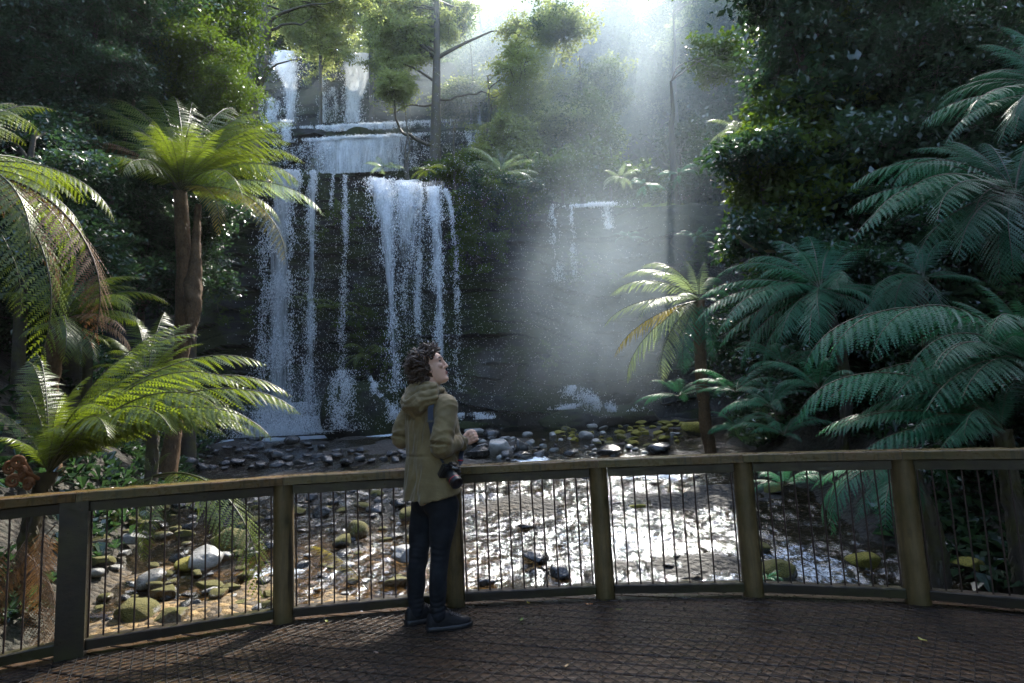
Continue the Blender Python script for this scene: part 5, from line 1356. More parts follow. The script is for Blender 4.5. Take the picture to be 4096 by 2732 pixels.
def mnorm(me):
    v = np.zeros(len(me.vertices) * 3, np.float32); me.vertices.foreach_get('normal', v); return v.reshape(-1, 3).astype(float)


def setv(me, v):
    me.vertices.foreach_set('co', np.asarray(v, np.float32).ravel()); me.update()


def ell(b, c, r, ax=None, n=12):
    th = np.linspace(0, math.pi, n + 1); ph = np.arange(2 * n) * math.pi / n
    v = np.stack([np.sin(th)[:, None] * np.cos(ph), np.sin(th)[:, None] * np.sin(ph), np.repeat(np.cos(th)[:, None], 2 * n, 1)], -1).reshape(-1, 3) * np.array(r)
    if ax is not None: v = v @ np.array(ax)
    b.add(v + np.array(c), grid_faces(n + 1, 2 * n, True), 0, True)


def limb(b, pts, rad, n=16, k=8):
    pts = np.array(pts, float); t = np.linspace(0, len(pts) - 1, k * (len(pts) - 1) + 1)
    P = np.stack([np.interp(t, range(len(pts)), pts[:, i]) for i in range(3)], -1)
    for _ in range(3): P[1:-1] = (P[:-2] + 2 * P[1:-1] + P[2:]) / 4
    r = np.interp(t, range(len(pts)), rad)
    b.tube(P, r, n)
    ell(b, P[0], (r[0],) * 3); ell(b, P[-1], (r[-1],) * 3)


YAW = R(43); Fw = np.array([math.cos(YAW), math.sin(YAW), 0]); Lf = np.array([-math.sin(YAW), math.cos(YAW), 0]); Up = np.array([0, 0, 1.0])
P0 = np.array([-.56, 4.22, 0])
person = tag(empty('person', P0), 'person with curly dark hair, olive hooded jacket and black jeans looking up', 'person')
skin = NT('skin'); p = skin.pos(); nn = skin.noise(p, 40, 4)
skin.set(Base_Color=skin.mix(nn, (.50, .29, .195), (.64, .40, .29)), Roughness=.5, Subsurface_Weight=.12, Subsurface_Radius=(.012, .005, .003))
lip = plain('lips', (.33, .115, .09), .45); brow_m = plain('eyebrow', (.02, .012, .008), .8)
hair_m = plain('curly_hair', (.045, .025, .013), .42, spec=.6, var=.5)
jk = NT('jacket_canvas'); p = jk.pos(); n1 = jk.noise(p, 6, 5, .6); n2 = jk.noise(jk.pos((700, 700, 700)), 1, 2)
jk.set(Base_Color=jk.mix(jk.ramp(n1, [(.3, 0), (.7, 1)]), (.10, .074, .030), (.195, .146, .062)), Roughness=.72, Specular_IOR_Level=.35, Sheen_Weight=.15)
n3 = jk.noise(jk.pos((1, 1, 1)), 17, 4, .55)
jk.bump(jk.math('ADD', n3, jk.math('MULTIPLY', n2, .05)), .5, .012)
denim = NT('black_denim'); p = denim.pos(); n1 = denim.noise(p, 9, 5); n2 = denim.noise(denim.pos((6, 6, 55)), 1, 4)
denim.set(Base_Color=denim.mix(denim.ramp(n1, [(.35, 0), (.7, 1)]), (.005, .0058, .0075), (.016, .018, .023)), Roughness=.85, Specular_IOR_Level=.2); denim.bump(n2, .4, .006)
shoe_m = plain('shoe_black', (.004, .004, .005), .6, .4, 90, .25); sole_m = plain('shoe_sole_black', (.009, .009, .010), .5, .3, 50)
PT = lambda x, y, d: at(x, y, d) - P0

# joints
TC = lambda py: PT(990, py, 4.24)
shR, shL = PT(1027, 930, 4.10), PT(948, 938, 4.40)
elR, wrR = PT(1014, 1026, 4.03), PT(1060, 1013, 4.23)
elL, wrL = PT(917, 1008, 4.37), PT(985, 1010, 4.55)
hpR, hpL = PT(1019, 1165, 4.19), PT(976, 1168, 4.33)
knR, knL = PT(1011, 1275, 4.17), PT(961, 1278, 4.32)
anR, anL = PT(1006, 1400, 4.17), PT(956, 1392, 4.33)
HC = PT(995, 848, 4.235)
hp, hy = R(14), R(-7)
Hf = np.array([math.cos(hy) * math.cos(hp), math.sin(hy) * math.cos(hp), math.sin(hp)]); Hl = np.array([-math.sin(hy), math.cos(hy), 0]); Hu = np.cross(Hf, Hl)
HM = np.stack([Hf, Hl, Hu]); HS = .90
H = lambda x, y, z: HC + HS * (np.array([x, y, z]) @ HM)
# body: head, neck, trunk, arms with hands, legs
b = MB()
sec = [(-.122, .062, .01, .022), (-.112, .083, -.01, .036), (-.098, .090, -.035, .045), (-.075, .086, -.06, .053), (-.045, .088, -.08, .060), (-.02, .086, -.088, .066), (.01, .083, -.094, .071), (.035, .078, -.099, .073), (.06, .089, -.101, .074), (.09, .082, -.098, .071), (.115, .058, -.083, .056), (.132, .015, -.04, .028)]
zz = np.linspace(-.122, .132, 40); A = np.array(sec); th = np.arange(36) * 2 * math.pi / 36
fr, bk, wd = [np.interp(zz, A[:, 0], A[:, i]) for i in (1, 2, 3)]
cx = fr - np.minimum(wd * 1.15, (fr - bk) / 2); rows = []
for z, f_, k_, w_, c_ in zip(zz, fr, bk, wd, cx):
    c = np.cos(th); s = np.sin(th)
    x = np.where(c > 0, c_ + (f_ - c_) * np.sign(c) * np.abs(c) ** .9, c_ + (c_ - k_) * c); rows.append(np.stack([x, w_ * np.sign(s) * np.abs(s) ** .85, 0 * x + z], -1))
v = np.array(rows); b.add(HC + HS * (v.reshape(-1, 3) @ HM), grid_faces(40, 36, True), 0, True)
for q, r in ((v[0], 0), (v[-1], 1)):
    b.add(HC + HS * (np.vstack([q, q.mean(0)]) @ HM), [[j, (j + 1) % 36, 36] for j in range(36)])
for t in np.linspace(0, 1, 7):                                     # nose
    ell(b, H(.084 + .022 * t ** .9, 0, .047 - .054 * t), np.array((.009 + .004 * t, .007 + .006 * t, .010)) * HS, HM, 8)
for s in (-1, 1):
    ell(b, H(.094, s * .013, -.009), np.array((.011, .008, .008)) * HS, HM, 8)
    for t in np.linspace(0, 1, 5): ell(b, H(.083 - .022 * t ** 2, s * (.012 + .038 * t), .060 + .006 * math.sin(t * 3)), (.010, .010, .007), HM, 8)
    ell(b, H(.068, s * .045, .005), (.018, .016, .018), HM, 8)      # cheekbone
    for t in np.linspace(0, math.pi * 1.5, 12): ell(b, H(-.008 - .014 * math.cos(t + .4), s * .078, .002 + .028 * math.sin(t + .4)), (.006, .0055, .006), HM, 6)   # ear rim
    ell(b, H(-.004, s * .074, -.026), (.008, .006, .010), HM, 6)
ell(b, H(.089, 0, -.046), (.010, .020, .0055), HM, 8); ell(b, H(.088, 0, -.059), (.010, .018, .006), HM, 8); ell(b, H(.080, 0, -.098), (.014, .018, .014), HM, 8)
nb_ = PT(985, 905, 4.25)
limb(b, [H(-.035, 0, -.05), H(-.02, 0, -.11) * .5 + nb_ * .5, nb_ + [0, 0, -.03]], [.056, .057, .07])
b2_ = [(nb_ + [0, 0, -.06], .06), (TC(970) + Fw * .02, .085), (TC(1060) + Fw * .02, .08), (TC(1140) + Fw * .01, .09)]
limb(b, [q for q, _ in b2_], [r for _, r in b2_])
for sh, el_, wr in ((shR, elR, wrR), (shL, elL, wrL)): limb(b, [sh + (TC(930) - sh) * .3, sh + [0, 0, -.03], el_, wr], [.055, .045, .036, .026])
for hp_, kn, an in ((hpR, knR, anR), (hpL, knL, anL)): limb(b, [hp_, kn, an + [0, 0, .09]], [.066, .042, .034])


def fist(b, wr, fwd, side, upv):
    """hand closed on a strap: palm, four bent fingers of unequal length, thumb over them"""
    f = np.array(fwd) / np.linalg.norm(fwd); u = np.array(upv) - f * np.dot(f, upv); u /= np.linalg.norm(u); s = np.cross(u, f) * side   # s: the side the fingers curl to
    Mx = np.stack([f, s, u]); c = wr + f * .055
    ell(b, c, (.046, .017, .041), Mx, 10); ell(b, wr + f * .02, (.035, .019, .028), Mx, 8)
    for k, (off_, L) in enumerate(((.030, .95), (.010, 1.05), (-.010, 1.0), (-.029, .82))):
        k0 = wr + f * .088 + u * off_ + s * .002
        pts = [k0 - f * .02 - s * .004, k0 + s * .006, k0 + f * .013 * L + s * .034 * L, k0 - f * .020 * L + s * .045 * L, k0 - f * .034 * L + s * .026 * L]
        b.tube(np.array(pts), [.0105, .0108, .0098, .009, .0078], 10)
        for q, r in zip(pts, [.0105, .0112, .0100, .0092, .0078]): ell(b, q, (r,) * 3, None, 6)
    t0 = wr + f * .03 + u * .026 + s * .008
    pts = [t0, t0 + f * .022 + u * .016 + s * .014, t0 + f * .044 + u * .014 + s * .030, t0 + f * .056 + u * .002 + s * .040]
    b.tube(np.array(pts), [.014, .0118, .0105, .0085], 10)
    for q, r in zip(pts, [.014, .012, .0105, .0085]): ell(b, q, (r,) * 3, None, 6)


fR = np.array([.62, .70, .18])
fist(b, wrR + fR * .012, fR, -1, np.array([-.45, .1, .9]))
fist(b, wrL, np.array([.8, .2, .3]), 1, np.array([0, 0, 1.0]))
me = remeshed(b, .0042, 3, .5)
me.materials.append(skin.m); me.materials.append(lip); me.materials.append(brow_m)
vv = mverts(me); loc = ((vv - HC) / HS) @ HM.T
cen = np.array([[loc[i] for i in pl.vertices] for pl in me.polygons if len(pl.vertices) == 4]) if False else None
mi = np.zeros(len(me.polygons), np.int32)
pc = np.zeros(len(me.polygons) * 3, np.float32); me.polygons.foreach_get('center', pc); pc = ((pc.reshape(-1, 3) - HC) / HS) @ HM.T
x, y, z = pc.T
mi[(x > .084) & (np.abs(y) < .021) & (z < -.042) & (z > -.064)] = 1
mi[(x > .055) & (np.abs(y) > .011) & (np.abs(y) < .050) & (np.abs(z - (.064 + .006 * np.sin((np.abs(y) - .012) / .038 * 3))) < .0055)] = 2
me.polygons.foreach_set('material_index', mi)
put('body', me, person)
for s in (-1, 1):
    b = MB(); ell(b, H(.0645, s * .031, .0405), (.0118,) * 3, None, 10); o = b.build('eye', plain('eye_white', (.22, .18, .16), .3), person)
    b = MB(); ell(b, H(.0765, s * .033, .0425), (.0035, .0055, .0058), HM, 8); b.build('iris', plain('iris_dark', (.015, .009, .006), .15), o)
    b = MB()
    for k in range(9):
        a = k / 8 * 2 - 1; ell(b, H(.0765 - .006 * abs(a) ** 2, s * (.032 + .013 * a), .0475 - .004 * a * a), (.0035, .004, .0022), HM, 5)
    b.build('eyelid', brow_m, o)
# hair: a dark cap and many springy curls
b = MB(); rs = np.random.RandomState(4)
k = 0; roots = []
while len(roots) < 640:
    d = rs.normal(0, 1, 3); d /= np.linalg.norm(d)
    if d[2] < -.75: continue
    fwdlim = .52 if d[2] > .45 else (.08 if d[2] > -.1 else -.12)
    if d[0] > fwdlim: continue
    roots.append(d)
for d in roots:
    base = np.array([-.016, 0, .018]) + d * [.104, .082, .114]
    L = rs.uniform(.04, .08) * (1.2 if d[0] < -.2 else .85); n = 22; t = np.linspace(0, 1, n)
    dr = d + np.array([-.25, 0, -.55 - .5 * (d[2] < .2)]); dr /= np.linalg.norm(dr)
    ctr = base + d * (.024 * np.sin(t * 2.0))[:, None] + dr * (t * L)[:, None]
    e1 = np.cross(dr, [.3, .8, .2]); e1 /= np.linalg.norm(e1); e2 = np.cross(dr, e1)
    ph = rs.uniform(0, 6.28) + t * rs.uniform(6, 10); rr = rs.uniform(.008, .015) * (.5 + .5 * t)
    q = ctr + e1 * (rr * np.cos(ph))[:, None] + e2 * (rr * np.sin(ph))[:, None]
    b.tube(HC + HS * (q @ HM), np.interp(t, [0, .3, 1], [.0075, .0072, .0034]), 5, cap=False)
capv = MB(); ell(capv, (0, 0, 0), (1, 1, 1), None, 20); cv = capv.v[0]
keep = ~((cv[:, 0] > .5) & (cv[:, 2] < .8)); cv2 = np.array([-.012, 0, .02]) + cv * [.103, .081, .116]
cv2[:, 0] = np.where(cv[:, 2] < .55, np.minimum(cv2[:, 0], -.005), np.minimum(cv2[:, 0], .062)); cv2[:, 2] = np.maximum(cv2[:, 2], -.075)
cv2 += .008 * fbm(cv2 * 60, 3, 2)[:, None] * cv
b.add(HC + HS * (cv2 @ HM), capv.f[0], 0, True)
b.build('hair', hair_m, person)

# jacket
def wrinkle(me, fn, amp):
    v = mverts(me); n = mnorm(me); setv(me, v + n * (fn(v) * amp)[:, None])


b = MB(); th = np.arange(40) * 2 * math.pi / 40
tor = [(903, .075, .07, 0), (912, .13, .09, 0), (922, .178, .11, 0), (940, .198, .130, 0), (975, .205, .140, 0), (1030, .196, .142, .01), (1080, .200, .148, .01), (1115, .212, .154, .01), (1136, .220, .158, .012)]
pys = np.linspace(903, 1136, 46); TA = np.array(tor); rows = []
for py in pys:
    a_, b_, o_ = [np.interp(py, TA[:, 0], TA[:, i]) for i in (1, 2, 3)]
    c = TC(py) + Fw * o_; cc, ss = np.cos(th), np.sin(th)
    e = .82
    q = c + (np.sign(cc) * np.abs(cc) ** e * b_)[:, None] * Fw + (np.sign(ss) * np.abs(ss) ** e * a_)[:, None] * Lf
    q[:, 2] += .028 * cc * np.clip((py - 1050) / 86, 0, 1) * 1.4 - 0 * ss
    rows.append(q)
rows = np.array(rows); b.add(rows.reshape(-1, 3), grid_faces(46, 40, True), 0, True)
b.add(np.vstack([rows[0], rows[0].mean(0)]), [[j, (j + 1) % 40, 40] for j in range(40)]); b.add(np.vstack([rows[-1], rows[-1].mean(0) + [0, 0, .02]]), [[j, (j + 1) % 40, 40] for j in range(40)])
limb(b, [shR + (TC(930) - shR) * .35 + [0, 0, .0], shR, (shR + elR) / 2 + [.0, -.01, 0], elR + [-.01, -.01, -.012], (elR + wrR) / 2, wrR - (wrR - elR) * .06], [.075, .076, .070, .071, .064, .047])
limb(b, [shL + (TC(930) - shL) * .35, shL, (shL + elL) / 2 + [-.01, 0, 0], elL, (elL + wrL) / 2, wrL - (wrL - elL) * .05], [.075, .075, .068, .068, .06, .045])
me = remeshed(b, .0075, 5, .5)
for _ in range(1):
    v = mverts(me); n = mnorm(me)
    def along(v, a, c):
        d = c - a; L = np.linalg.norm(d); d /= L; w_ = (v - a) @ d; r = np.linalg.norm((v - a) - w_[:, None] * d, axis=1); return w_ / L, r
    disp = np.zeros(len(v))
    for a, c, sd in ((shR, elR, 1), (elR, wrR, 2), (shL, elL, 3), (elL, wrL, 4)):
        u, r = along(v, a, c); m_ = np.clip(1.35 - r / .085, 0, 1) * np.clip(u * 6 + 1.2, 0, 1) * np.clip((1.1 - u) * 6, 0, 1)
        dl = (c - a) / np.linalg.norm(c - a); p1 = np.cross(dl, [.3, 1, .2]); p1 /= np.linalg.norm(p1); p2 = np.cross(dl, p1)
        al_, q1, q2 = v @ dl, v @ p1, v @ p2
        fold = 1 - 2.6 * np.abs(vnoise(np.stack([al_ * 24 + q1 * 15 + q2 * 9, q1 * 8 + al_ * 3, q2 * 8 + sd * 3], -1), sd)) + .5 * vnoise(np.stack([al_ * 50 - q1 * 22, q1 * 18, q2 * 18], -1), sd + 9)
        disp = disp + m_ * fold * (.45 + .55 * np.exp(-((u - .9) / .5) ** 2)) * .0125
    body_m = np.clip(np.minimum(along(v, shR, elR)[1], along(v, shL, elL)[1]) / .085 - 1.0, 0, 1)
    drape = vnoise(np.stack([(v @ Lf) * 17, (v @ Fw) * 9, v[:, 2] * 3.2], -1), 3) * .020 + vnoise(np.stack([(v @ Lf) * 30, (v @ Fw) * 20, v[:, 2] * 14 + (v @ Lf) * 22], -1), 8) * .012
    waist = -.006 * np.exp(-((v[:, 2] - TC(1045)[2]) / .008) ** 2)
    hem = .004 * (np.abs(v[:, 2] - TC(1125)[2]) < .006)
    setv(me, v + n * (disp + body_m * (drape + waist))[:, None])
me.materials.append(jk.m)
jacket = put('jacket', me, person)
# hood lying on the shoulders, standing collar at the throat
b = MB(); hc = PT(983, 893, 4.235)
for a in np.linspace(0, 2 * math.pi, 30, endpoint=False):
    q = hc + Fw * .085 * math.cos(a) + Lf * .098 * math.sin(a) + Up * (-.018 - .022 * math.cos(a))
    r = .036 + .012 * (math.cos(a) < 0)
    ell(b, q, (r, r, .044), None, 8)
for t in np.linspace(-1.15, 1.15, 13):
    q = hc - Fw * (.125 * math.cos(t * .9)) + Lf * .120 * math.sin(t * 1.1) + Up * (-.058 - .045 * math.cos(t * 1.2))
    ell(b, q, (.060, .060, .066), None, 8)
    ell(b, q + Fw * .02 + Up * .055, (.046, .046, .05), None, 8)
    ell(b, q + Fw * .03 - Up * .05, (.045, .045, .05), None, 8)
me = remeshed(b, .007, 7, .5)
v = mverts(me); n = mnorm(me); aa = np.arctan2((v - hc) @ Lf, -(v - hc) @ Fw)
f1 = np.abs(np.sin((v[:, 2] - hc[2]) * 62 + np.cos(aa * 1.3) * 2.4 + vnoise(v * 12, 2) * 2.2)) - .5
setv(me, v + n * (f1 * .010 + fbm(v * 20, 3, 4) * .022)[:, None])
me.materials.append(jk.m); put('hood', me, jacket)
# cuff
b = MB(); dcu = (wrR - elR) / np.linalg.norm(wrR - elR); limb(b, [wrR - dcu * .03, wrR + dcu * .012], [.042, .037]); b.build('cuff', plain('cuff_knit', (.012, .014, .022), .85), jacket)

# jeans
b = MB()
for s_ in (-1, 1): ell(b, PT(998, 1148, 4.25) + Lf * s_ * .062 - Fw * .012, (.108, .108, .12), None, 12)
ell(b, PT(998, 1125, 4.25), (.13, .13, .10), None, 12)
for hp_, kn, an, sd in ((hpR, knR, anR, 1), (hpL, knL, anL, 2)):
    limb(b, [hp_ + [0, 0, .02], hp_ * .6 + kn * .4, kn + [0, 0, .04], kn, kn * .55 + an * .45 + (-.012 * Fw), an + [0, 0, .07], an + [0, 0, -.03]], [.100, .088, .066, .061, .060, .053, .052], 20)
me = remeshed(b, .007, 14, .5)
v = mverts(me); n = mnorm(me); disp = np.zeros(len(v))
for kn, an, sd in ((knR, anR, 1), (knL, anL, 2)):
    near = np.clip(1.4 - np.linalg.norm((v - kn)[:, :2] - ((v[:, 2:] - kn[2]) / (an[2] - kn[2])) * (an - kn)[:2], axis=1) / .085, 0, 1)
    zk = v[:, 2] - kn[2]; za = v[:, 2] - an[2]
    wob = vnoise(np.stack([v[:, 0] * 14, v[:, 1] * 14, v[:, 2] * 5 + sd * 7], -1), sd) * 4.5
    side = .6 + .4 * np.sin(np.arctan2(*(v - kn)[:, :2].T) * 2 + sd)
    disp += near * side * (np.sin(zk * 165 + wob) * np.exp(-((zk - .03) / .10) ** 2) * .0032 + np.sin(za * 190 + wob) * np.exp(-((za - .03) / .075) ** 2) * .0038)
disp += vnoise(np.stack([v[:, 0] * 9, v[:, 1] * 9, v[:, 2] * 12], -1), 4) * .008
setv(me, v + n * disp[:, None]); me.materials.append(denim.m)
jeans = put('jeans', me, person)
b = MB(); q = PT(1028, 1185, 4.13)
nrm = np.array([.25, -.97, 0]); sx = np.array([.97, .25, 0])
vpk = [q + sx * a + Up * c + nrm * (.012 - 2.2 * a * a) for a, c in ((-.055, .05), (.05, .055), (.055, -.035), (.0, -.065), (-.05, -.035))]
b.add(vpk, [[4, 3, 2, 1, 0]]); b.build('back_pocket', denim.m, jeans)


# shoes
def shoe(an, ang):
    d = np.array([math.cos(ang), math.sin(ang), 0]); s = np.array([-d[1], d[0], 0]); heel = np.array([an[0], an[1], 0]) - d * .075
    n = 22; th = np.arange(24) * 2 * math.pi / 24
    u = np.linspace(0, 1, n); L = .288
    hw = np.interp(u, [0, .05, .2, .45, .7, .88, .97, 1], [.020, .033, .038, .041, .050, .049, .038, .020])
    top = np.interp(u, [0, .06, .2, .33, .45, .6, .78, .92, 1], [.085, .115, .118, .124, .116, .092, .072, .066, .045])
    b = MB(); rows = []
    for i in range(n):
        c, q = np.cos(th), np.sin(th)
        y = hw[i] * np.sign(c) * np.abs(c) ** .8; z = np.where(q > 0, .025 + (top[i] - .025) * np.abs(q) ** .9, .025 + .016 * q)
        rows.append(heel + d * u[i] * L + s * y[:, None] + Up * z[:, None])
    rows = np.array(rows); b.add(rows.reshape(-1, 3), grid_faces(n, 24, True), 0, True)
    for r in (0, -1): b.add(np.vstack([rows[r], rows[r].mean(0)]), [[j, (j + 1) % 24, 24] for j in range(24)], 0, True)
    t = empty('tmp', (0, 0, 0)); bpy.data.objects.remove(t)
    o = b.build('shoe', shoe_m, person)
    b = MB(); rows = []
    for zz_, g in ((.001, .003), (.012, .008), (.026, .007), (.030, .003)):
        rows.append([heel + d * (u[i] * (L + .012) - .006 + .0) + s * (hw[i] + g) * sg + Up * (zz_ + .010 * max(0, u[i] - .75) * (1 if zz_ < .02 else .6) * 2 + .004 * (u[i] < .25)) for sg, seq in ((1, range(n)), (-1, range(n - 1, -1, -1))) for i in seq])
    rows = np.array(rows); m_ = rows.shape[1]; b.add(rows.reshape(-1, 3), grid_faces(4, m_, True), 0, True)
    b.add(np.vstack([rows[0]]), [list(range(m_))], 0); b.add(np.vstack([rows[-1]]), [list(range(m_))[::-1]], 0)
    b.build('sole', sole_m, o)
    b = MB()
    for k in range(5):
        uu = .50 + .055 * k; z = np.interp(uu, u, top); w_ = np.interp(uu, u, hw) * .62
        for sg in (1, -1):
            b.tube([heel + d * uu * L + s * w_ * sg + Up * (z - .008), heel + d * (uu + .02) * L + Up * (z + .004), heel + d * (uu + .045) * L - s * w_ * sg + Up * (z - .014)], .0035, 5)
    for sg in (1, -1): b.tube([heel + d * .49 * L + Up * (.112), heel + d * .5 * L + s * .03 * sg + Up * .118, heel + d * .54 * L + s * .045 * sg + Up * .09, heel + d * .50 * L + s * .02 * sg + Up * .105], .003, 5)
    b.build('shoelace', plain('lace_black', (.02, .02, .022), .7), o)
    b = MB(); limb(b, [heel + d * .07 + Up * .085, heel + d * .068 + Up * .125], [.047, .047], 14); b.build('ankle_collar', shoe_m, o)


shoe(anR, R(20)); shoe(anL, R(30))

# the camera on its strap
black = plain('camera_body_black', (.012, .012, .013), .38, .3, 160); rub = plain('camera_rubber', (.008, .008, .008), .6, .6, 240)
red = plain('red_ring', (.5, .03, .03), .35); glass = plain('lens_glass', (.004, .004, .007), .04, spec=.9); strap_m = plain('strap_webbing', (.016, .024, .042), .7, .5, 200); white = plain('logo_white', (.8, .8, .8), .4)
CC = at(1031, 1082, 4.075)
ax = np.array([.46, -.62, -.52]); ax /= np.linalg.norm(ax); cu = np.array([.22, .0, 1.0]); cu -= ax * (cu @ ax); cu /= np.linalg.norm(cu); cs_ = np.cross(cu, ax)
camo = tag(empty('camera', CC), 'black reflex camera with red ringed lens hanging at the right hip on a wide strap', 'camera')
K = lambda f, s, u: ax * f + cs_ * s + cu * u


def cambox(b, c, size, bev=.008):
    bm = bmesh.new(); bmesh.ops.create_cube(bm, size=1); bmesh.ops.scale(bm, vec=size, verts=bm.verts); bmesh.ops.bevel(bm, geom=list(bm.edges), offset=bev, segments=3, affect='EDGES')
    bm.verts.ensure_lookup_table(); v = np.array([x.co[:] for x in bm.verts]); fs = [[q.index for q in f.verts] for f in bm.faces]; bm.free()
    W = np.array([K(*x) for x in v]) + K(*c)
    for n in set(len(f) for f in fs): b.add(W if n == len(fs[0]) else W, [f for f in fs if len(f) == n], 0, False)


b = MB(); cambox(b, (0, 0, 0), (.045, .138, .092), .010); cambox(b, (.008, 0, .052), (.052, .058, .036), .012); b.build('camera_body', black, camo)
b = MB(); cambox(b, (.016, .056, -.006), (.050, .034, .086), .014); b.build('grip', rub, camo)
def cyl(b, f0, f1, r0, r1, n=32):
    th = np.arange(n) * 2 * math.pi / n
    v = np.array([K(f, r * math.cos(a), -.006 + r * math.sin(a)) for f, r in ((f0, r0), (f1, r1)) for a in th]); b.add(v, grid_faces(2, n, True), 0, True)
    for k in (0, 1): b.add(np.vstack([v[k * n:(k + 1) * n], v[k * n:(k + 1) * n].mean(0)]), [[j, (j + 1) % n, n] for j in range(n)])
b = MB(); cyl(b, .02, .05, .033, .035); cyl(b, .05, .085, .0385, .0385); cyl(b, .0905, .118, .041, .0415); ln_ = b.build('lens', black, camo)
b = MB(); cyl(b, .0855, .0900, .0405, .0405); b.build('red_ring', red, ln_)
b = MB(); cyl(b, .1181, .1186, .035, .035); b.build('front_glass', glass, ln_)
b = MB(); cyl(b, .1183, .1215, .0415, .0415); v = b.v; b = MB(); th = np.arange(32) * 2 * math.pi / 32
rg = np.array([K(f, r * math.cos(a), -.006 + r * math.sin(a)) for f, r in ((.1181, .0415), (.1225, .0415), (.1225, .037), (.1188, .0355)) for a in th]); b.add(rg, grid_faces(4, 32, True), 0, True); b.build('lens_rim', rub, ln_)
tc = bpy.data.curves.new('logo', 'FONT'); tc.body = 'Canon'; tc.size = .017; tc.extrude = .0006; tc.align_x = 'CENTER'
to = bpy.data.objects.new('logo', tc); col.objects.link(to); dg = bpy.context.evaluated_depsgraph_get(); lm = bpy.data.meshes.new_from_object(to.evaluated_get(dg)); bpy.data.objects.remove(to)
lv = mverts(lm); setv(lm, np.array([K(.0352, q[0], .049 + q[1]) + ax * q[2] for q in lv])); lm.materials.clear(); lm.materials.append(white); put('logo', lm, camo)
# strap
def ribbon(pts, wdir, wid, name, mat, thick=.0025, tw=None):
    pts = np.array(pts, float); t = np.linspace(0, len(pts) - 1, 10 * (len(pts) - 1) + 1); P = np.stack([np.interp(t, range(len(pts)), pts[:, i]) for i in range(3)], -1)
    Wd = np.stack([np.interp(t, range(len(pts)), np.array(wdir, float)[:, i]) for i in range(3)], -1); wi = np.interp(t, range(len(pts)), wid)
    for _ in range(8): P[1:-1] = (P[:-2] + 2 * P[1:-1] + P[2:]) / 4
    T = np.gradient(P, axis=0); T /= np.linalg.norm(T, axis=1)[:, None]; Wd -= T * np.sum(T * Wd, 1)[:, None]; Wd /= np.linalg.norm(Wd, axis=1)[:, None]; N = np.cross(T, Wd)
    v = np.stack([P + Wd * wi[:, None] / 2 + N * thick, P + Wd * wi[:, None] / 2 - N * thick, P - Wd * wi[:, None] / 2 - N * thick, P - Wd * wi[:, None] / 2 + N * thick], 1)
    b = MB(); b.add(v.reshape(-1, 3) - CC, grid_faces(len(P), 4, True), 0, False); return b.build(name, mat, camo)
a_ = np.array
ribbon([at(1018, 1063, 4.06), at(1004, 1040, 4.06), at(996, 1005, 4.045), at(989, 968, 4.035), at(988, 938, 4.05), at(994, 918, 4.075), at(1006, 905, 4.13), at(1020, 908, 4.22)], [a_([1, -.2, 0])] * 5 + [a_([1, .2, .2])] * 2 + [a_([.9, -.2, .2])], [.014, .018, .034, .036, .036, .036, .036, .036], 'strap', strap_m)
ribbon([at(1020, 908, 4.22), at(1036, 935, 4.30), at(1046, 965, 4.31), at(1053, 992, 4.30), at(1060, 1012, 4.28), at(1059, 1040, 4.22), at(1058, 1058, 4.14), at(1056, 1068, 4.10)], [a_([.9, -.2, .2])] + [a_([.8, -.5, 0])] * 7, [.036, .036, .036, .03, .03, .036, .03, .012], 'strap', strap_m)
b = MB(); q = at(988, 967, 4.03) - CC; b.box(q, (.044, .008, .012)); b.build('buckle', black, camo)
b = MB(); q = at(1057, 1057, 4.135) - CC; b.box(q, (.036, .012, .005), R(-25)); b.build('strap_stitching', red, camo)

# leaves lying on the wet deck
for i, (px, py, c, lb) in enumerate([(1197, 1424, (.10, .2, .02), 'fresh green leaf lying on the deck in front of the person'), (1213, 1385, (.28, .24, .03), 'yellowish leaf on the deck near the bottom rail'), (1352, 1388, (.25, .09, .02), 'orange leaf fragment on the deck left of the fourth post'), (1422, 1400, (.12, .16, .02), 'pair-like green leaf on the deck right of the fourth post'), (1550, 1363, (.10, .18, .03), 'green leaf at the foot of the railing between the fourth and fifth posts'), (1740, 1365, (.24, .2, .03), 'pale leaf at the foot of the fifth post'),
                               (2118, 1470, (.34, .33, .08), 'long pale yellow leaf on the dark right part of the deck'), (1300, 1530, (.22, .13, .03), 'brown leaf low in the middle of the deck'), (455, 1512, (.2, .08, .02), 'red-brown leaf on the shaded left of the deck'), (750, 1427, (.13, .14, .02), 'small olive leaf by the left heel of the person'), (865, 1500, (.09, .05, .03), 'dark leaf scrap in front of the shoes')]):
    a = at(px, py, 1.0) - [0, 0, CAM_H]; q = np.array([0, 0, CAM_H]) + a * (-(CAM_H - .012) / a[2])
    rs = random.Random(i); L = rs.uniform(.02, .034); n = 9; t = np.linspace(-1, 1, n); wv_ = L * .36 * (1 - t * t) ** .8
    v = np.stack([np.stack([t * L, s * wv_, .006 * t * t + .004 * abs(s) + .002 * np.sin(t * 4)], -1) for s in (-1, 0, 1)])
    b = MB(); b.add(v.reshape(-1, 3), grid_faces(3, n), 0, True)
    tag(b.build('fallen_leaf', leaf_mat('fallen_leaf', c, [x * 1.2 for x in c], .3, .35), None, q, rot=(0, 0, rs.uniform(0, 6))), lb, 'leaf')
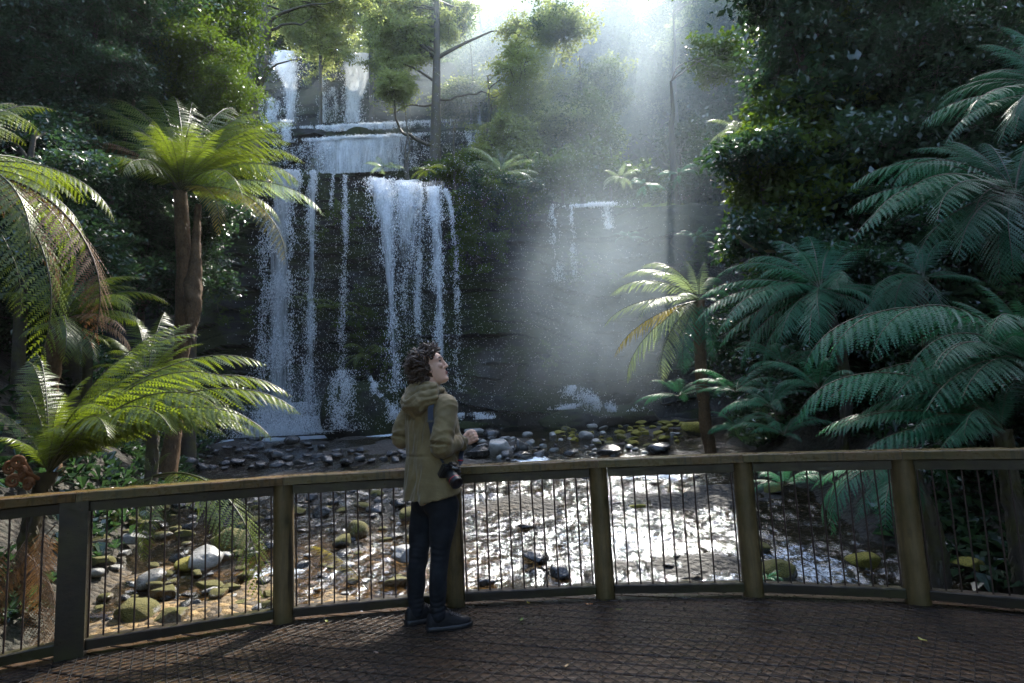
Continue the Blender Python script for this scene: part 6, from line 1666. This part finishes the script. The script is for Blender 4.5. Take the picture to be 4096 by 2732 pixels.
# ---------------------------------------------------------------- the air: thin haze everywhere, spray drifting in front of the falls
def vol_mat(name, dens, colr=(1, 1, 1), g=.6):
    k = NT(name); k.t.nodes.remove(k.b)
    v = k.n('ShaderNodeVolumePrincipled'); v.inputs['Color'].default_value = (*colr, 1); v.inputs['Density'].default_value = dens; v.inputs['Anisotropy'].default_value = g
    k.l(v.outputs[0], k.out.inputs['Volume'])
    return k, v


k, v = vol_mat('haze_air', .00025, (.86, .95, 1.0), .4)
b = MB(); b.box((0, 41, 28), (156, 142, 66)); hz = tag(b.build('haze', k.m), kind='stuff')


def mist(c, size, dens, nscale, lo=.35, hi=.75, colr=(.78, .93, 1.0), g=.3, fall=1.0, seed=0):
    """drifting spray: thickest in the middle, torn by turbulence, gone at the skin of its shell"""
    k, v = vol_mat('mist_air', 0, colr, g)
    p = k.pos(); ln = k.n('ShaderNodeVectorMath', operation='LENGTH'); k.l(p, ln.inputs[0])
    r = k.math('SUBTRACT', 1.0, ln.outputs['Value'], True); r = k.math('POWER', r, fall)
    off = k.n('ShaderNodeVectorMath', operation='ADD'); k.l(k.wpos(), off.inputs[0]); off.inputs[1].default_value = (seed * 3.1, seed * 1.7, seed)
    nz = k.noise(off.outputs[0], nscale, 3, .55)
    d = k.math('MULTIPLY', k.math('MULTIPLY', r, k.ramp(nz, [(lo, 0), (hi, 1)])), dens)
    k.l(d, v.inputs['Density'])
    bm = bmesh.new(); bmesh.ops.create_icosphere(bm, subdivisions=3, radius=1.0)
    me = bpy.data.meshes.new('mist'); bm.to_mesh(me); bm.free(); me.materials.append(k.m)
    o = put('mist', me, None, c, (0, 0, 0), size)
    return tag(o, kind='stuff')


mist(at(1430, 500, 18.5), (5.0, 5.0, 6.5), .045, .35, .15, .85, fall=.9, seed=6)
mist(at(1370, 690, 16.0), (3.0, 2.4, 3.6), .36, .6, .25, .85, fall=1.5, seed=1)
mist(at(1300, 870, 14.8), (3.2, 1.8, 1.5), .12, .8, .2, .85, fall=1.4, seed=5)
mist(at(1290, 60, 32.5), (13, 10.5, 13), .085, .12, .15, .9, fall=.9, seed=2)
mist(at(680, 940, 20.6), (3.6, 1.0, 1.6), .35, .8, .3, .75, fall=1.3, seed=3)
mist(at(760, 230, 33.5), (7, 3, 5), .05, .3, .15, .9, fall=1.2, seed=8)
